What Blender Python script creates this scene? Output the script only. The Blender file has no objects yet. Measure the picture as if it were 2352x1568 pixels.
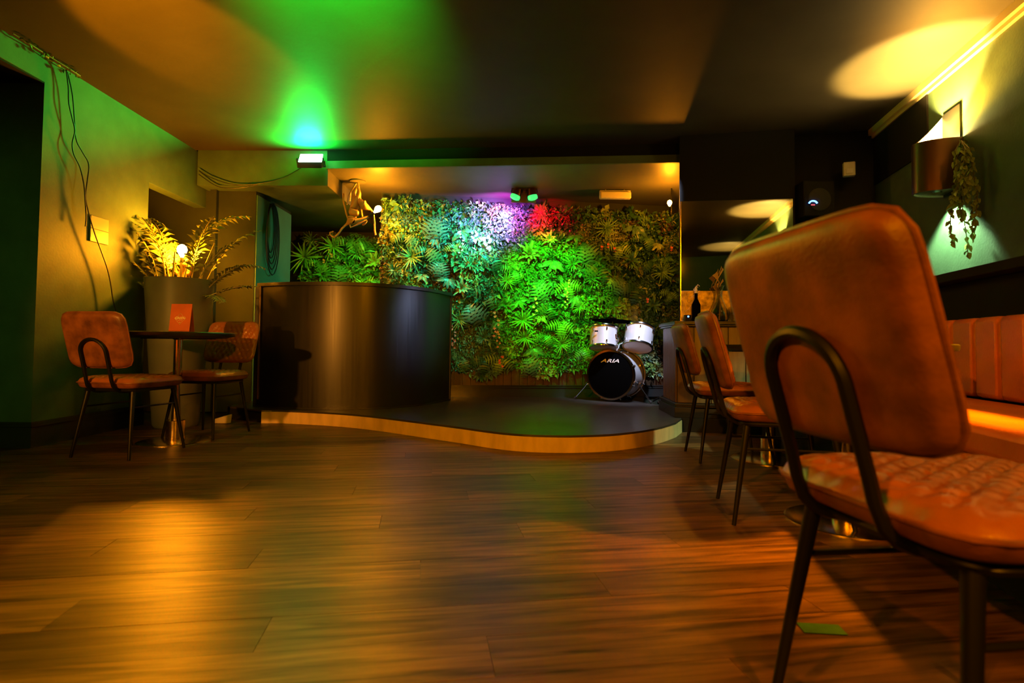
import bpy, math, random
import numpy as np
from mathutils import Vector, Matrix, noise as mnoise
R_ = math.radians
random.seed(7); RNG = np.random.default_rng(7)
scn = bpy.context.scene
COL = scn.collection

# ------------------------------------------------------------------ camera
FPX, CX, HY, TILT, ROLL, EYE = 1300.0, 1176.0, 795.0, R_(2.0), R_(0.6), 0.69
CY = HY - FPX * math.tan(TILT)
def ray(px, py):
    u = (px - CX) / FPX; v = -(py - CY) / FPX
    c, s = math.cos(ROLL), math.sin(ROLL)
    U = c * u - s * v; V = s * u + c * v
    return U, math.cos(TILT) - math.sin(TILT) * V, math.sin(TILT) + math.cos(TILT) * V
def G(px, py, z):
    a = ray(px, py); t = (z - EYE) / a[2]
    return Vector((a[0] * t, a[1] * t, z))
def P(px, py, Y):
    a = ray(px, py); t = Y / a[1]
    return Vector((a[0] * t, Y, EYE + a[2] * t))
cd = bpy.data.cameras.new('camera'); cam = bpy.data.objects.new('camera', cd); COL.objects.link(cam)
cd.sensor_fit = 'HORIZONTAL'; cd.sensor_width = 36.0; cd.lens = FPX / 2352 * 36
cd.shift_y = (CY - 784) / 2352.0
cd.clip_start = 0.02
cd.dof.use_dof = True; cd.dof.focus_distance = 4.6; cd.dof.aperture_fstop = 3.4
cam.matrix_world = Matrix.Translation((0, 0, EYE)) @ Matrix.Rotation(math.pi / 2 + TILT, 4, 'X') @ Matrix.Rotation(ROLL, 4, 'Z')
scn.camera = cam
scn.view_settings.view_transform = 'Standard'; scn.view_settings.look = 'None'
scn.view_settings.exposure = 0.5; scn.view_settings.gamma = 1.0; scn.view_settings.use_curve_mapping = False
w = bpy.data.worlds.new('world'); scn.world = w; w.use_nodes = True
w.node_tree.nodes['Background'].inputs[0].default_value = (0.02, 0.012, 0.006, 1)
w.node_tree.nodes['Background'].inputs[1].default_value = 0.0
scn.cycles.max_bounces = 5; scn.cycles.diffuse_bounces = 1; scn.cycles.glossy_bounces = 3
scn.cycles.transmission_bounces = 4; scn.cycles.sample_clamp_indirect = 3.0
scn.cycles.use_denoising = True
try: scn.cycles.denoiser = 'OPENIMAGEDENOISE'
except Exception: pass

# ------------------------------------------------------------------ lights
AMBER = (1.0, 0.30, 0.0); WARM = (1.0, 0.50, 0.12)
def light(kind, loc, energy, color, aim=None, size=60, blend=0.5, radius=0.03, name='scene_light', shape=None):
    d = bpy.data.lights.new(name, kind); o = bpy.data.objects.new(name, d); COL.objects.link(o)
    o.location = loc; d.energy = energy; d.color = color
    if kind == 'SPOT':
        d.spot_size = R_(size); d.spot_blend = blend; d.shadow_soft_size = radius
    elif kind == 'POINT': d.shadow_soft_size = radius
    else:
        d.shape = 'RECTANGLE'; d.size = shape[0]; d.size_y = shape[1]
    if aim is not None:
        o.rotation_euler = (Vector(aim) - Vector(loc)).to_track_quat('-Z', 'Y').to_euler()
    return o
# green LED flood on the beam, shining up and towards the room
FLOOD = P(713, 366, 5.36)
light('AREA', FLOOD + Vector((0, -0.075, 0.045)), 125, (0.0, 1.0, 0.06), FLOOD + Vector((0, -0.075 - .46, 0.045 + .89)), shape=(.2, .1))
light('SPOT', (-.95, .15, 2.45), 60, (0.0, 1.0, 0.01), (-.62, 1.45, 0), 44, 1.0, .1)
# stage pars, with added spots that have no fixture
PAR = P(1203, 455, 6.1)
light('SPOT', PAR + Vector((-.13, -.10, -.16)), 105, (0.30, 0.25, 1.0), P(1105, 520, 6.5), 90, .8, .03)
light('SPOT', PAR + Vector((-.16, -.05, -.14)), 90, (0.62, 0.05, 1.0), P(1150, 500, 6.5), 110, .8, .03)
light('SPOT', PAR + Vector((.16, .0, -.16)), 45, (1.0, 0.0, 0.02), P(1262, 515, 6.6), 74, .6, .02)
light('SPOT', PAR + Vector((-.2, -.4, -.2)), 110, (0.0, .85, .45), P(960, 640, 6.5), 100, 1.0, .05)
light('SPOT', PAR + Vector((.10, -1.0, -.05)), 420, (0.03, 1.0, .02), P(1262, 670, 6.5), 52, 1.0, .05)
light('SPOT', (-1.75, 6.75, 2.22), 45, (0.05, 1.0, .03), (-2.4, 7.6, 1.15), 90, 1.0, .05)  # added green spot to brighten the recess foliage
light('SPOT', (1.12, 5.0, 2.36), 40, (.62, .70, 1.0), (1.0, 5.45, 0), 70, 1.0, .05)
light('SPOT', (1.38, 4.78, 2.42), 300, (.60, .72, 1.0), (1.30, 6.15, .35), 34, .8, .04)  # added cool spot to whiten the bass drum shell
light('SPOT', (1.28, 5.1, 1.75), 160, (.5, .62, 1.0), (-.8, 5.5, .9), 24, 1.0, .12)  # added cool spot for the blue streak reflected in the booth
light('SPOT', (-2.7, -1.2, 1.8), 60, (.45, 1.0, .12), (-3.5, 3.7, .9), 34, 1.0, .1)  # added green fill for the wall face at the side room
# house lights behind the camera, plus off-frame spots
light('SPOT', (-2.0, -1.5, 2.35), 420, AMBER, (.1, 2.9, .0), 60, 1.0, .05)
light('SPOT', (-3.04, -1.3, 1.5), 600, (1.0, .34, .03), (-2.25, 3.8, .72), 22, 1.0, .05)  # added narrow spot to brighten the left table and chairs
light('SPOT', (.7, -1.6, 2.3), 300, AMBER, (.4, 3.2, .0), 72, 1.0, .05)
light('SPOT', (-.85, 1.9, 2.12), 1900, (0.0, 1.0, .03), (-.95, 2.65, 2.58), 60, 1.0, .08)  # added unseen green up-light for the glow on the ceiling
light('SPOT', (-2.35, 2.2, 1.6), 430, AMBER, (-2.1, 3.35, 2.58), 38, .3, .05)

# ------------------------------------------------------------------ materials
def mat(name, col, rough=.5, metal=0, spec=.5, noise=None, bump=None, emit=None, coat=0, trans=0, attr=False):
    """noise=(scale, darker factor, (sx,sy,sz)), bump=(scale,strength)"""
    m = bpy.data.materials.new(name); m.use_nodes = True
    nt = m.node_tree; b = nt.nodes['Principled BSDF']
    b.inputs['Base Color'].default_value = (*col, 1); b.inputs['Roughness'].default_value = rough
    b.inputs['Metallic'].default_value = metal; b.inputs['Specular IOR Level'].default_value = spec
    b.inputs['Coat Weight'].default_value = coat; b.inputs['Transmission Weight'].default_value = trans
    if emit: b.inputs['Emission Color'].default_value = (*emit[:3], 1); b.inputs['Emission Strength'].default_value = emit[3]
    tc = nt.nodes.new('ShaderNodeTexCoord')
    if noise:
        mp = nt.nodes.new('ShaderNodeMapping'); mp.inputs['Scale'].default_value = noise[2] if len(noise) > 2 else (1, 1, 1)
        n = nt.nodes.new('ShaderNodeTexNoise'); n.inputs['Scale'].default_value = noise[0]; n.inputs['Detail'].default_value = 6
        r = nt.nodes.new('ShaderNodeValToRGB')
        r.color_ramp.elements[0].position = .32; r.color_ramp.elements[0].color = (*[c * noise[1] for c in col], 1)
        r.color_ramp.elements[1].position = .68; r.color_ramp.elements[1].color = (*col, 1)
        nt.links.new(tc.outputs['Object'], mp.inputs[0]); nt.links.new(mp.outputs[0], n.inputs['Vector'])
        nt.links.new(n.outputs['Fac'], r.inputs[0]); nt.links.new(r.outputs[0], b.inputs['Base Color'])
    if bump:
        n2 = nt.nodes.new('ShaderNodeTexNoise'); n2.inputs['Scale'].default_value = bump[0]; n2.inputs['Detail'].default_value = 5
        bp = nt.nodes.new('ShaderNodeBump'); bp.inputs['Strength'].default_value = bump[1]; bp.inputs['Distance'].default_value = .01
        nt.links.new(tc.outputs['Object'], n2.inputs['Vector']); nt.links.new(n2.outputs['Fac'], bp.inputs['Height'])
        nt.links.new(bp.outputs[0], b.inputs['Normal'])
    return m
M = {}
M['wall_paint'] = mat('sage_wall_paint', (.075, .125, .075), .55, spec=.2, noise=(5, .75), bump=(60, .12))
M['wall_dark'] = mat('dark_green_wall_paint', (.032, .040, .025), .6, spec=.2, noise=(4, .7), bump=(50, .1))
M['wall_black'] = mat('black_wall_paint', (.004, .004, .004), .8, spec=.2)
M['ceiling'] = mat('matt_ceiling_paint', (.045, .038, .025), .6, spec=.10, noise=(2.5, .8), bump=(25, .05))
M['skirting'] = mat('black_gloss_skirting', (.03, .03, .028), .13)
M['stage_top'] = mat('scuffed_dark_stage_vinyl', (.05, .042, .036), .3, noise=(6, .6), bump=(18, .12))
M['riser'] = mat('tan_plywood', (.72, .50, .25), .5, noise=(14, .75, (1, 1, .3)), bump=(30, .15))
M['board'] = mat('stained_board', (.09, .045, .02), .4, noise=(9, .6, (3, 3, .4)), bump=(25, .15))
M['board_pale'] = mat('pale_tan_board', (.22, .15, .07), .45, noise=(12, .7, (3, 3, .4)), bump=(20, .2))
M['leather'] = mat('tan_leather', (.26, .085, .018), .42, noise=(13, .38), bump=(160, .12))
M['leather_front'] = mat('quilted_leather', (.34, .11, .025), .32, noise=(16, .8), bump=(160, .12))
M['orange_leather'] = mat('orange_banquette_leather', (.55, .15, .035), .38, noise=(8, .8), bump=(120, .2))
M['black_metal'] = mat('black_powder_coat', (.006, .006, .006), .38, spec=.25)
M['black_wood'] = mat('black_wood', (.012, .012, .011), .35, bump=(30, .05))
M['brass'] = mat('brushed_brass', (.85, .66, .32), .18, 1, bump=(80, .05))
M['steel'] = mat('brushed_steel', (.6, .58, .52), .22, 1)
M['chrome'] = mat('chrome', (.8, .8, .8), .12, 1)
M['drum'] = mat('silver_drum_wrap', (.62, .62, .64), .33, .25)
M['head_black'] = mat('black_drum_head', (.002, .002, .002), .6, spec=0)
M['head_clear'] = mat('frosted_drum_head', (.62, .55, .5), .4)
M['white'] = mat('white_print', (.85, .83, .78), .5)
M['rubber'] = mat('black_rubber', (.01, .01, .01), .8)
M['planter'] = mat('grey_planter', (.16, .15, .115), .42, noise=(6, .8))
M['soil'] = mat('potting_soil', (.03, .018, .01), .9, bump=(60, .8))
M['palm'] = mat('palm_leaf', (.24, .28, .05), .45, noise=(20, .7))
M['palm_stem'] = mat('palm_stem', (.32, .27, .08), .5)
M['resin'] = mat('bronze_resin', (.42, .24, .08), .4, bump=(60, .3))
M['rope'] = mat('jute_rope', (.45, .28, .12), .8, bump=(200, .5))
M['cable'] = mat('black_cable', (.01, .01, .01), .5)
M['menu'] = mat('orange_menu_card', (.62, .13, .015), .5, noise=(8, .75))
M['menu_print'] = mat('cream_print', (.9, .75, .4), .5)
M['mirror'] = mat('mirror_glass', (.8, .8, .78), .02, 1)
M['etch'] = mat('etched_gilding', (.75, .62, .28), .45, .3)
M['gilt'] = mat('mottled_gilding', (.60, .42, .06), .4, .5, noise=(22, .25))
M['glass'] = mat('clear_glass', (.95, .97, .95), .03, trans=1)
M['paper'] = mat('pale_card', (.62, .52, .34), .6)
M['plastic'] = mat('cream_plastic', (.7, .66, .55), .4)
M['switch'] = mat('painted_socket_plate', (.2, .2, .13), .4)
M['cornice'] = mat('gilt_cornice', (.75, .55, .28), .3, .4)
M['copper'] = mat('dark_copper', (.13, .065, .035), .35, .8, bump=(20, .1))
M['soffit'] = mat('cream_soffit_paint', (.10, .095, .06), .5, noise=(4, .85))
M['teal'] = mat('teal_pier_side', (.07, .20, .14), .5, noise=(4, .8))
M['ivy'] = mat('variegated_ivy_leaf', (.30, .42, .08), .4, noise=(30, .5))
M['vine'] = mat('vine_stem', (.12, .1, .03), .7)
M['flower'] = mat('coral_petals', (.8, .17, .12), .5)
M['flower_pink'] = mat('pink_petals', (.85, .36, .36), .5)
M['flower_cream'] = mat('peach_petals', (.85, .55, .36), .5)
M['enamel'] = mat('cream_enamel', (.8, .7, .5), .35)
M['bulb'] = mat('lit_bulb', (1, .8, .5), .3, emit=(1.0, .62, .22, 42))
M['bulb_soft'] = mat('lit_flame_bulb', (1, .7, .4), .3, emit=(1.0, .42, .08, 22))
M['flood_lens'] = mat('green_led_lens', (.1, 1, .3), .3, emit=(.25, 1.0, .38, 30))
M['par_lens'] = mat('lit_green_lens', (.1, .8, .3), .4, emit=(.04, .95, .22, .7))
M['led_blue'] = mat('blue_led', (.2, .3, 1), .3, emit=(.10, .28, 1.0, 3.5))
M['led_red'] = mat('red_led', (1, .2, .1), .3, emit=(1, .1, .15, 1.2))
LEAF = [mat('foliage_%s' % n, c, .38, noise=(40, .7)) for n, c in (
    ('mid_green', (.08, .24, .09)), ('deep_green', (.03, .12, .04)), ('lime', (.20, .42, .10)),
    ('blue_green', (.10, .24, .18)), ('olive', (.16, .19, .04)), ('russet', (.10, .06, .025)), ('pale_green', (.34, .46, .20)))]

def wood_mat():
    m = bpy.data.materials.new('oak_plank'); m.use_nodes = True; nt = m.node_tree; b = nt.nodes['Principled BSDF']
    N = nt.nodes.new; L = nt.links.new
    tc = N('ShaderNodeTexCoord'); oi = N('ShaderNodeObjectInfo')
    mp = N('ShaderNodeMapping'); mp.inputs['Scale'].default_value = (1.1, 13, 1)
    add = N('ShaderNodeVectorMath'); add.operation = 'ADD'
    mul = N('ShaderNodeMath'); mul.operation = 'MULTIPLY'; mul.inputs[1].default_value = 37
    L(oi.outputs['Random'], mul.inputs[0]); L(tc.outputs['Object'], add.inputs[0]); L(mul.outputs[0], add.inputs[1]); L(add.outputs[0], mp.inputs[0])
    n = N('ShaderNodeTexNoise'); n.inputs['Scale'].default_value = 2.6; n.inputs['Detail'].default_value = 8; n.inputs['Distortion'].default_value = .6
    L(mp.outputs[0], n.inputs['Vector'])
    r = N('ShaderNodeValToRGB'); e = r.color_ramp.elements
    e[0].position = .33; e[0].color = (.028, .011, .003, 1); e[1].position = .66; e[1].color = (.19, .088, .034, 1)
    L(n.outputs['Fac'], r.inputs[0])
    hs = N('ShaderNodeMixRGB'); hs.blend_type = 'MULTIPLY'; hs.inputs[0].default_value = 1
    mr = N('ShaderNodeMapRange'); mr.inputs['To Min'].default_value = .45; mr.inputs['To Max'].default_value = 1.3
    L(oi.outputs['Random'], mr.inputs['Value'])
    L(r.outputs[0], hs.inputs[1]); L(mr.outputs[0], hs.inputs[2]); L(hs.outputs[0], b.inputs['Base Color'])
    rr = N('ShaderNodeMapRange'); rr.inputs['To Min'].default_value = .46; rr.inputs['To Max'].default_value = .33
    b.inputs['Specular IOR Level'].default_value = .38
    L(n.outputs['Fac'], rr.inputs['Value']); L(rr.outputs[0], b.inputs['Roughness'])
    bp = N('ShaderNodeBump'); bp.inputs['Strength'].default_value = .25; bp.inputs['Distance'].default_value = .004
    L(n.outputs['Fac'], bp.inputs['Height']); L(bp.outputs[0], b.inputs['Normal'])
    return m
M['plank'] = wood_mat()
def booth_mat():
    m = mat('black_brushed_laminate', (.007, .0065, .006), .36, spec=.6); nt = m.node_tree; b = nt.nodes['Principled BSDF']
    tc = nt.nodes.new('ShaderNodeTexCoord'); mp = nt.nodes.new('ShaderNodeMapping'); mp.inputs['Scale'].default_value = (30, 30, 1)
    n = nt.nodes.new('ShaderNodeTexNoise'); n.inputs['Scale'].default_value = 1.5; n.inputs['Detail'].default_value = 6
    mr = nt.nodes.new('ShaderNodeMapRange'); mr.inputs['To Min'].default_value = .24; mr.inputs['To Max'].default_value = .42
    nt.links.new(tc.outputs['Object'], mp.inputs[0]); nt.links.new(mp.outputs[0], n.inputs['Vector'])
    nt.links.new(n.outputs['Fac'], mr.inputs['Value']); nt.links.new(mr.outputs[0], b.inputs['Roughness'])
    return m
M['booth'] = booth_mat()

# ------------------------------------------------------------------ mesh helpers
class MB:
    def __init__(s): s.v = []; s.f = []; s.m = []
    def add(s, vs, fs, mi=0):
        o = len(s.v); s.v += [tuple(v) for v in vs]; s.f += [tuple(i + o for i in f) for f in fs]; s.m += [mi] * len(fs)
    def box(s, c, d, rot=None, mi=0):
        c = Vector(c); hx, hy, hz = d[0] / 2, d[1] / 2, d[2] / 2
        vs = [Vector((x, y, z)) for x in (-hx, hx) for y in (-hy, hy) for z in (-hz, hz)]
        if rot is not None: vs = [rot @ v for v in vs]
        s.add([c + v for v in vs], [(0, 1, 3, 2), (4, 6, 7, 5), (0, 4, 5, 1), (2, 3, 7, 6), (0, 2, 6, 4), (1, 5, 7, 3)], mi)
    def prism(s, poly, z0, z1, mi=0):
        n = len(poly)
        s.add([(p[0], p[1], z0) for p in poly] + [(p[0], p[1], z1) for p in poly],
              [tuple(range(n - 1, -1, -1)), tuple(range(n, 2 * n))] + [(i, (i + 1) % n, n + (i + 1) % n, n + i) for i in range(n)], mi)
    def quad(s, a, b, c, d, mi=0): s.add([a, b, c, d], [(0, 1, 2, 3)], mi)
    def lathe(s, prof, origin=(0, 0, 0), axis=(0, 0, 1), n=24, mi=0, caps=True):
        """prof = [(r, h)...] along the axis"""
        ax = Vector(axis).normalized(); q = ax.to_track_quat('Z', 'Y').to_matrix(); o = Vector(origin)
        vs = []; fs = []
        for r, h in prof:
            for k in range(n):
                a = 2 * math.pi * k / n; vs.append(o + q @ Vector((max(r, 1e-5) * math.cos(a), max(r, 1e-5) * math.sin(a), h)))
        for i in range(len(prof) - 1):
            for k in range(n):
                k2 = (k + 1) % n; fs.append((i * n + k, i * n + k2, (i + 1) * n + k2, (i + 1) * n + k))
        if caps and prof[0][0] > 1e-4: fs.append(tuple(range(n - 1, -1, -1)))
        if caps and prof[-1][0] > 1e-4: fs.append(tuple((len(prof) - 1) * n + k for k in range(n)))
        s.add(vs, fs, mi)
    def tube(s, pts, r, n=8, closed=False, mi=0, flat=1.0):
        pts = [Vector(p) for p in pts]; rs = r if isinstance(r, (list, tuple)) else [r] * len(pts)
        vs = []; fs = []; L = len(pts); up = None
        for i, p in enumerate(pts):
            if closed: t = pts[(i + 1) % L] - pts[i - 1]
            else: t = pts[min(i + 1, L - 1)] - pts[max(i - 1, 0)]
            t.normalize()
            if up is None:
                up = Vector((0, 0, 1)) if abs(t.z) < .9 else Vector((1, 0, 0))
            a = t.cross(up)
            if a.length < 1e-4: a = t.orthogonal()
            a.normalize(); b = a.cross(t).normalized(); up = b
            for k in range(n):
                an = 2 * math.pi * k / n; vs.append(p + a * (rs[i] * math.cos(an)) + b * (rs[i] * flat * math.sin(an)))
        for i in range(L if closed else L - 1):
            j = (i + 1) % L
            for k in range(n):
                k2 = (k + 1) % n; fs.append((i * n + k, i * n + k2, j * n + k2, j * n + k))
        if not closed: fs += [tuple(range(n - 1, -1, -1)), tuple((L - 1) * n + k for k in range(n))]
        s.add(vs, fs, mi)
    def ball(s, c, r, n=12, sc=(1, 1, 1), mi=0):
        c = Vector(c); vs = []; fs = []; m = n // 2
        for i in range(m + 1):
            th = math.pi * i / m
            for k in range(n):
                a = 2 * math.pi * k / n
                vs.append(c + Vector((r * sc[0] * math.sin(th) * math.cos(a), r * sc[1] * math.sin(th) * math.sin(a), r * sc[2] * math.cos(th))))
        for i in range(m):
            for k in range(n):
                k2 = (k + 1) % n; fs.append((i * n + k, (i + 1) * n + k, (i + 1) * n + k2, i * n + k2))
        s.add(vs, fs, mi)
    def mesh(s, name, mats, smooth=False, angle=40):
        me = bpy.data.meshes.new(name); me.from_pydata(s.v, [], s.f)
        for m in (mats if isinstance(mats, list) else [mats]): me.materials.append(M[m] if isinstance(m, str) else m)
        if any(s.m): me.polygons.foreach_set('material_index', s.m)
        me.update()
        if smooth:
            me.polygons.foreach_set('use_smooth', [True] * len(me.polygons))
            try: me.set_sharp_from_angle(angle=R_(angle))
            except Exception: pass
        return me
def link(name, me, parent=None, loc=None, rot=None, **kw):
    o = bpy.data.objects.new(name, me); COL.objects.link(o)
    if parent is not None: o.parent = parent
    if loc is not None: o.location = loc
    if rot is not None: o.rotation_euler = rot
    for k, v in kw.items(): o[k] = v
    return o
def build(mb, name, mats, parent=None, smooth=False, bevel=0, angle=40, **kw):
    o = link(name, mb.mesh(name, mats, smooth, angle), parent, **kw)
    if bevel:
        md = o.modifiers.new('bevel', 'BEVEL'); md.width = bevel; md.segments = 2; md.limit_method = 'ANGLE'; md.angle_limit = R_(40)
    return o
def thing(name, label, cat, loc=(0, 0, 0), rz=0, group=None):
    o = bpy.data.objects.new(name, None); COL.objects.link(o); o.location = loc; o.rotation_euler = (0, 0, rz)
    o.empty_display_size = .1; o['label'] = label; o['category'] = cat
    if group: o['group'] = group
    return o
def tag(o, label, cat, group=None):
    o['label'] = label; o['category'] = cat
    if group: o['group'] = group
    return o
def dup(o, parent=None):
    c = o.copy(); COL.objects.link(c)
    if parent is not None: c.parent = parent
    for ch in list(o.children): dup(ch, c)
    return c
def struct(mb, name, mats, smooth=False, bevel=0, parent=None):
    return build(mb, name, mats, parent, smooth, bevel, kind='structure')
def arc(cx, cy, r, a0, a1, n): return [(cx + r * math.cos(R_(a0 + (a1 - a0) * i / n)), cy + r * math.sin(R_(a0 + (a1 - a0) * i / n))) for i in range(n + 1)]
def spline(pts, n=6):
    pts = [Vector(p) for p in pts]; out = []
    for i in range(len(pts) - 1):
        p0 = pts[max(i - 1, 0)]; p1 = pts[i]; p2 = pts[i + 1]; p3 = pts[min(i + 2, len(pts) - 1)]
        for k in range(n):
            t = k / n
            out.append(.5 * ((2 * p1) + (p2 - p0) * t + (2 * p0 - 5 * p1 + 4 * p2 - p3) * t * t + (3 * p1 - p0 - 3 * p2 + p3) * t ** 3))
    out.append(pts[-1]); return out

# ================================================================== SETTING
CEIL = 2.58
# right wall line
def WR(Y, off=0.0): return Vector((2.916 + .196 * (Y - 3.869) - off * .981, Y + off * .192, 0))
BL, BM, BR = G(455, 345, CEIL), G(752, 346, CEIL), G(1565, 330, CEIL)
BW0, BW1 = G(1000, 911, .114), G(1510, 910, .114)     # back wall foot on the stage
bdir = (BW1 - BW0).normalized()
def BW(t): return Vector((BW0.x + bdir.x * t, BW0.y + bdir.y * t, 0))
XL = -3.12
# floor slab + planks
mb = MB(); mb.prism([(-4.6, -2.2), (4.6, -2.2), (4.6, 9), (-4.6, 9)], -.12, -.008)
floor = struct(mb, 'floor', 'black_wood')
PA = R_(9); PW = .168; PL = 1.42
def plank_mesh(k, L, W):
    b = MB(); g = .0007; h = .0
    b.prism([(g, g), (L - g, g), (L - g, W - g), (g, W - g)], -.008, 0)
    o = b.mesh('plank', 'plank'); return o
pm = plank_mesh(0, PL, PW); ph = plank_mesh(1, PL / 2, PW)
npl = 0
for r in range(-4, 34):
    yb = r * PW + .02
    off = -((r * 137) % 100) / 100 * PL
    for c in range(-4, 5):
        x0 = c * PL + off + 1.0
        cx_ = (x0 + PL / 2) * math.cos(PA) - (yb + PW / 2) * math.sin(PA); cy_ = (x0 + PL / 2) * math.sin(PA) + (yb + PW / 2) * math.cos(PA)
        if cy_ < -.2 or cy_ > 5.6 or cx_ < -3.9 or cx_ > 3.7: continue
        if abs(cx_) > 1.35 * (cy_ + .75): continue
        if cy_ > 4.9 and cx_ > -1.7: continue
        if cx_ > 3.2 + .1 * cy_ or npl >= 299: continue
        o = link('plank', pm, floor, (x0 * math.cos(PA) - yb * math.sin(PA), x0 * math.sin(PA) + yb * math.cos(PA), random.uniform(-.0004, .0004)), (0, 0, PA)); npl += 1
print('planks', npl)
# walls
mb = MB(); mb.prism([(XL, 3.70), (XL, 4.80), (XL - .12, 4.80), (XL - 1.5, 3.70)], 0, CEIL)           # left wall pier
mb.prism([(XL, 4.80), (XL, 5.75), (XL - .12, 5.75), (XL - .12, 4.80)], 2.06, CEIL)                       # over the recess
mb.prism([(XL, -2.2), (XL, 3.70), (XL - .14, 3.70), (XL - .14, -2.2)], 2.41, CEIL)                     # header over the side room
struct(mb, 'wall_left', 'wall_paint')
mb = MB(); mb.prism([(XL - 1.4, -2.2), (XL - 1.4, 3.70), (XL - 1.5, 3.70), (XL - 1.5, -2.2)], 0, CEIL)
mb.prism([(XL - 1.2, 4.8), (XL - .12, 4.8), (XL - .12, 4.9), (XL - 1.2, 4.9)], 0, 2.06)
mb.prism([(XL - 1.2, 4.9), (XL - 1.1, 4.9), (XL - 1.1, 6.2), (XL - 1.2, 6.2)], 0, 2.06)
struct(mb, 'wall_side_room', 'wall_dark')
mb = MB(); mb.prism([(XL - 1.5, -2.2), (XL - .14, -2.2), (XL - .001, 3.695), (XL - 1.5, 3.695)], 2.40, 2.409)
struct(mb, 'ceiling_side_room', 'wall_black')
mb = MB(); mb.prism([(-4.6, -2.2), (4.6, -2.2), (4.6, -2.1), (-4.6, -2.1)], 0, CEIL); struct(mb, 'wall_rear', 'wall_dark')
# skirting on the left
mb = MB()
for z0, z1, t in ((0, .115, .022), (.115, .135, .016), (.135, .15, .026), (.15, .165, .012)):
    mb.prism([(XL - 1.4, 3.70 - t), (XL + t, 3.70 - t), (XL + t, 4.8), (XL, 4.8), (XL, 3.70), (XL - 1.4, 3.70)], z0, z1)
struct(mb, 'baseboard_left', 'skirting')
# pillar wall behind the booth, end face and side face
A0 = G(497, 438, 2.30)
PY = 5.70; PX0 = -3.12 - .12; PX1 = P(587, 500, PY).x
mb = MB(); mb.prism([(PX0 - .9, PY), (PX1, PY), (PX1, PY + .9), (PX0 - .9, PY + .9)], 0, 2.42)
struct(mb, 'wall_pier', 'wall_dark')
mb = MB(); mb.prism([(PX1, PY + .01), (PX1 + .012, PY + .01), (PX1 + .012, PY + .89), (PX1, PY + .89)], 0, 2.2)
struct(mb, 'trim_1', 'teal')  # thin teal sheet over the pier's side face, ending below its top
# ceiling
mb = MB(); mb.prism([(-4.7, -2.2), (4.6, -2.2), (4.6, 5.0), (BR.x, BR.y), (BM.x, BM.y), (BL.x, BL.y), (-4.7, 5.6)], CEIL, CEIL + .1)
struct(mb, 'ceiling', 'ceiling')
# left drop beam with its cream side face
zb = (P(600, 425, G(600, 345, CEIL).y)).z
bk = 7.75
mb = MB(); mb.prism([(BL.x, BL.y), (BM.x, BM.y), (BM.x, bk), (BL.x, bk)], zb, CEIL + .05)
struct(mb, 'beam', 'wall_paint')
mb = MB(); mb.prism([(BM.x, BM.y - .002), (BM.x + .01, BM.y - .002), (BM.x + .01, bk), (BM.x, bk)], zb - .002, CEIL - .12)
struct(mb, 'trim_2', 'soffit')
# stage ceiling, one step lower, with its fascia
zs = P(1150, 381, G(1150, 337, CEIL).y).z
mb = MB(); fr0 = Vector((BM.x, BM.y, 0)); fr1 = Vector((BR.x + .9, BR.y - .08, 0))
mb.prism([fr0[:2], fr1[:2], (3.2, 7.6), (BM.x - 1.3, 8.1)], zs, zs + .1)
struct(mb, 'ceiling_stage', 'soffit')
mb = MB(); mb.prism([(fr0.x, fr0.y - .03), (fr1.x, fr1.y - .03), (fr1.x, fr1.y), (fr0.x, fr0.y)], zs - .001, zs + .072)
struct(mb, 'trim_3', 'wall_paint')
mb = MB(); mb.prism([(fr0.x, fr0.y - .004), (fr1.x, fr1.y - .004), (fr1.x, fr1.y + .02), (fr0.x, fr0.y + .02)], zs + .07, CEIL + .02)
struct(mb, 'trim_4', 'wall_black')
# back walls of the stage
bw_l = BW((P(872, 700, 6.3).x - BW0.x) / bdir.x)
bwend = BW(3.2)
mb = MB(); mb.prism([bw_l[:2], bwend[:2], (bwend.x, bwend.y + .12), (bw_l.x, bw_l.y + .12)], 0, CEIL)
mb.prism([(-4.2, 7.75), (bw_l.x + .1, 7.75), (bw_l.x + .1, 7.85), (-4.2, 7.85)], 0, CEIL)
struct(mb, 'wall_back', 'wall_dark')
mb = MB(); mb.prism([(-4.2, 6.6), (-4.1, 6.6), (-4.1, 7.8), (-4.2, 7.8)], 0, CEIL); struct(mb, 'wall_stage_left', 'wall_black')
# skirting with bead on stage back wall
mb = MB(); n_ = Vector((bdir.y, -bdir.x, 0))
def strip(mb, t0, t1, d0, z0, z1):
    a, b = BW(t0), BW(t1); mb.prism([(a + n_ * d0)[:2], (b + n_ * d0)[:2], b[:2], a[:2]], z0, z1)
t0 = (bw_l - BW(0)).dot(bdir)
for z0, z1, d in ((.114, .205, .03), (.205, .215, .022), (.215, .228, .038), (.228, .236, .02), (.236, .247, .03)): strip(mb, t0, 3.0, d, z0, z1)
struct(mb, 'baseboard_back', 'skirting')
# beadboard dado on the stage back wall: one board each
dado = MB(); strip(dado, t0, 3.0, .006, .23, .55); dado = build(dado, 'wall_back_dado', 'black_wood', kind='structure')
k = 0; t = t0
while t < 2.9:
    b = MB(); a, c = BW(t + .004), BW(t + .089); b.prism([(a + n_ * .018)[:2], (c + n_ * .018)[:2], (c + n_ * .004)[:2], (a + n_ * .004)[:2]], .247, .50)
    build(b, 'board', 'board', dado); t += .093
b = MB(); strip(b, t0, 3.0, .035, .50, .525); build(b, 'dado_rail', 'board', dado)

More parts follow.
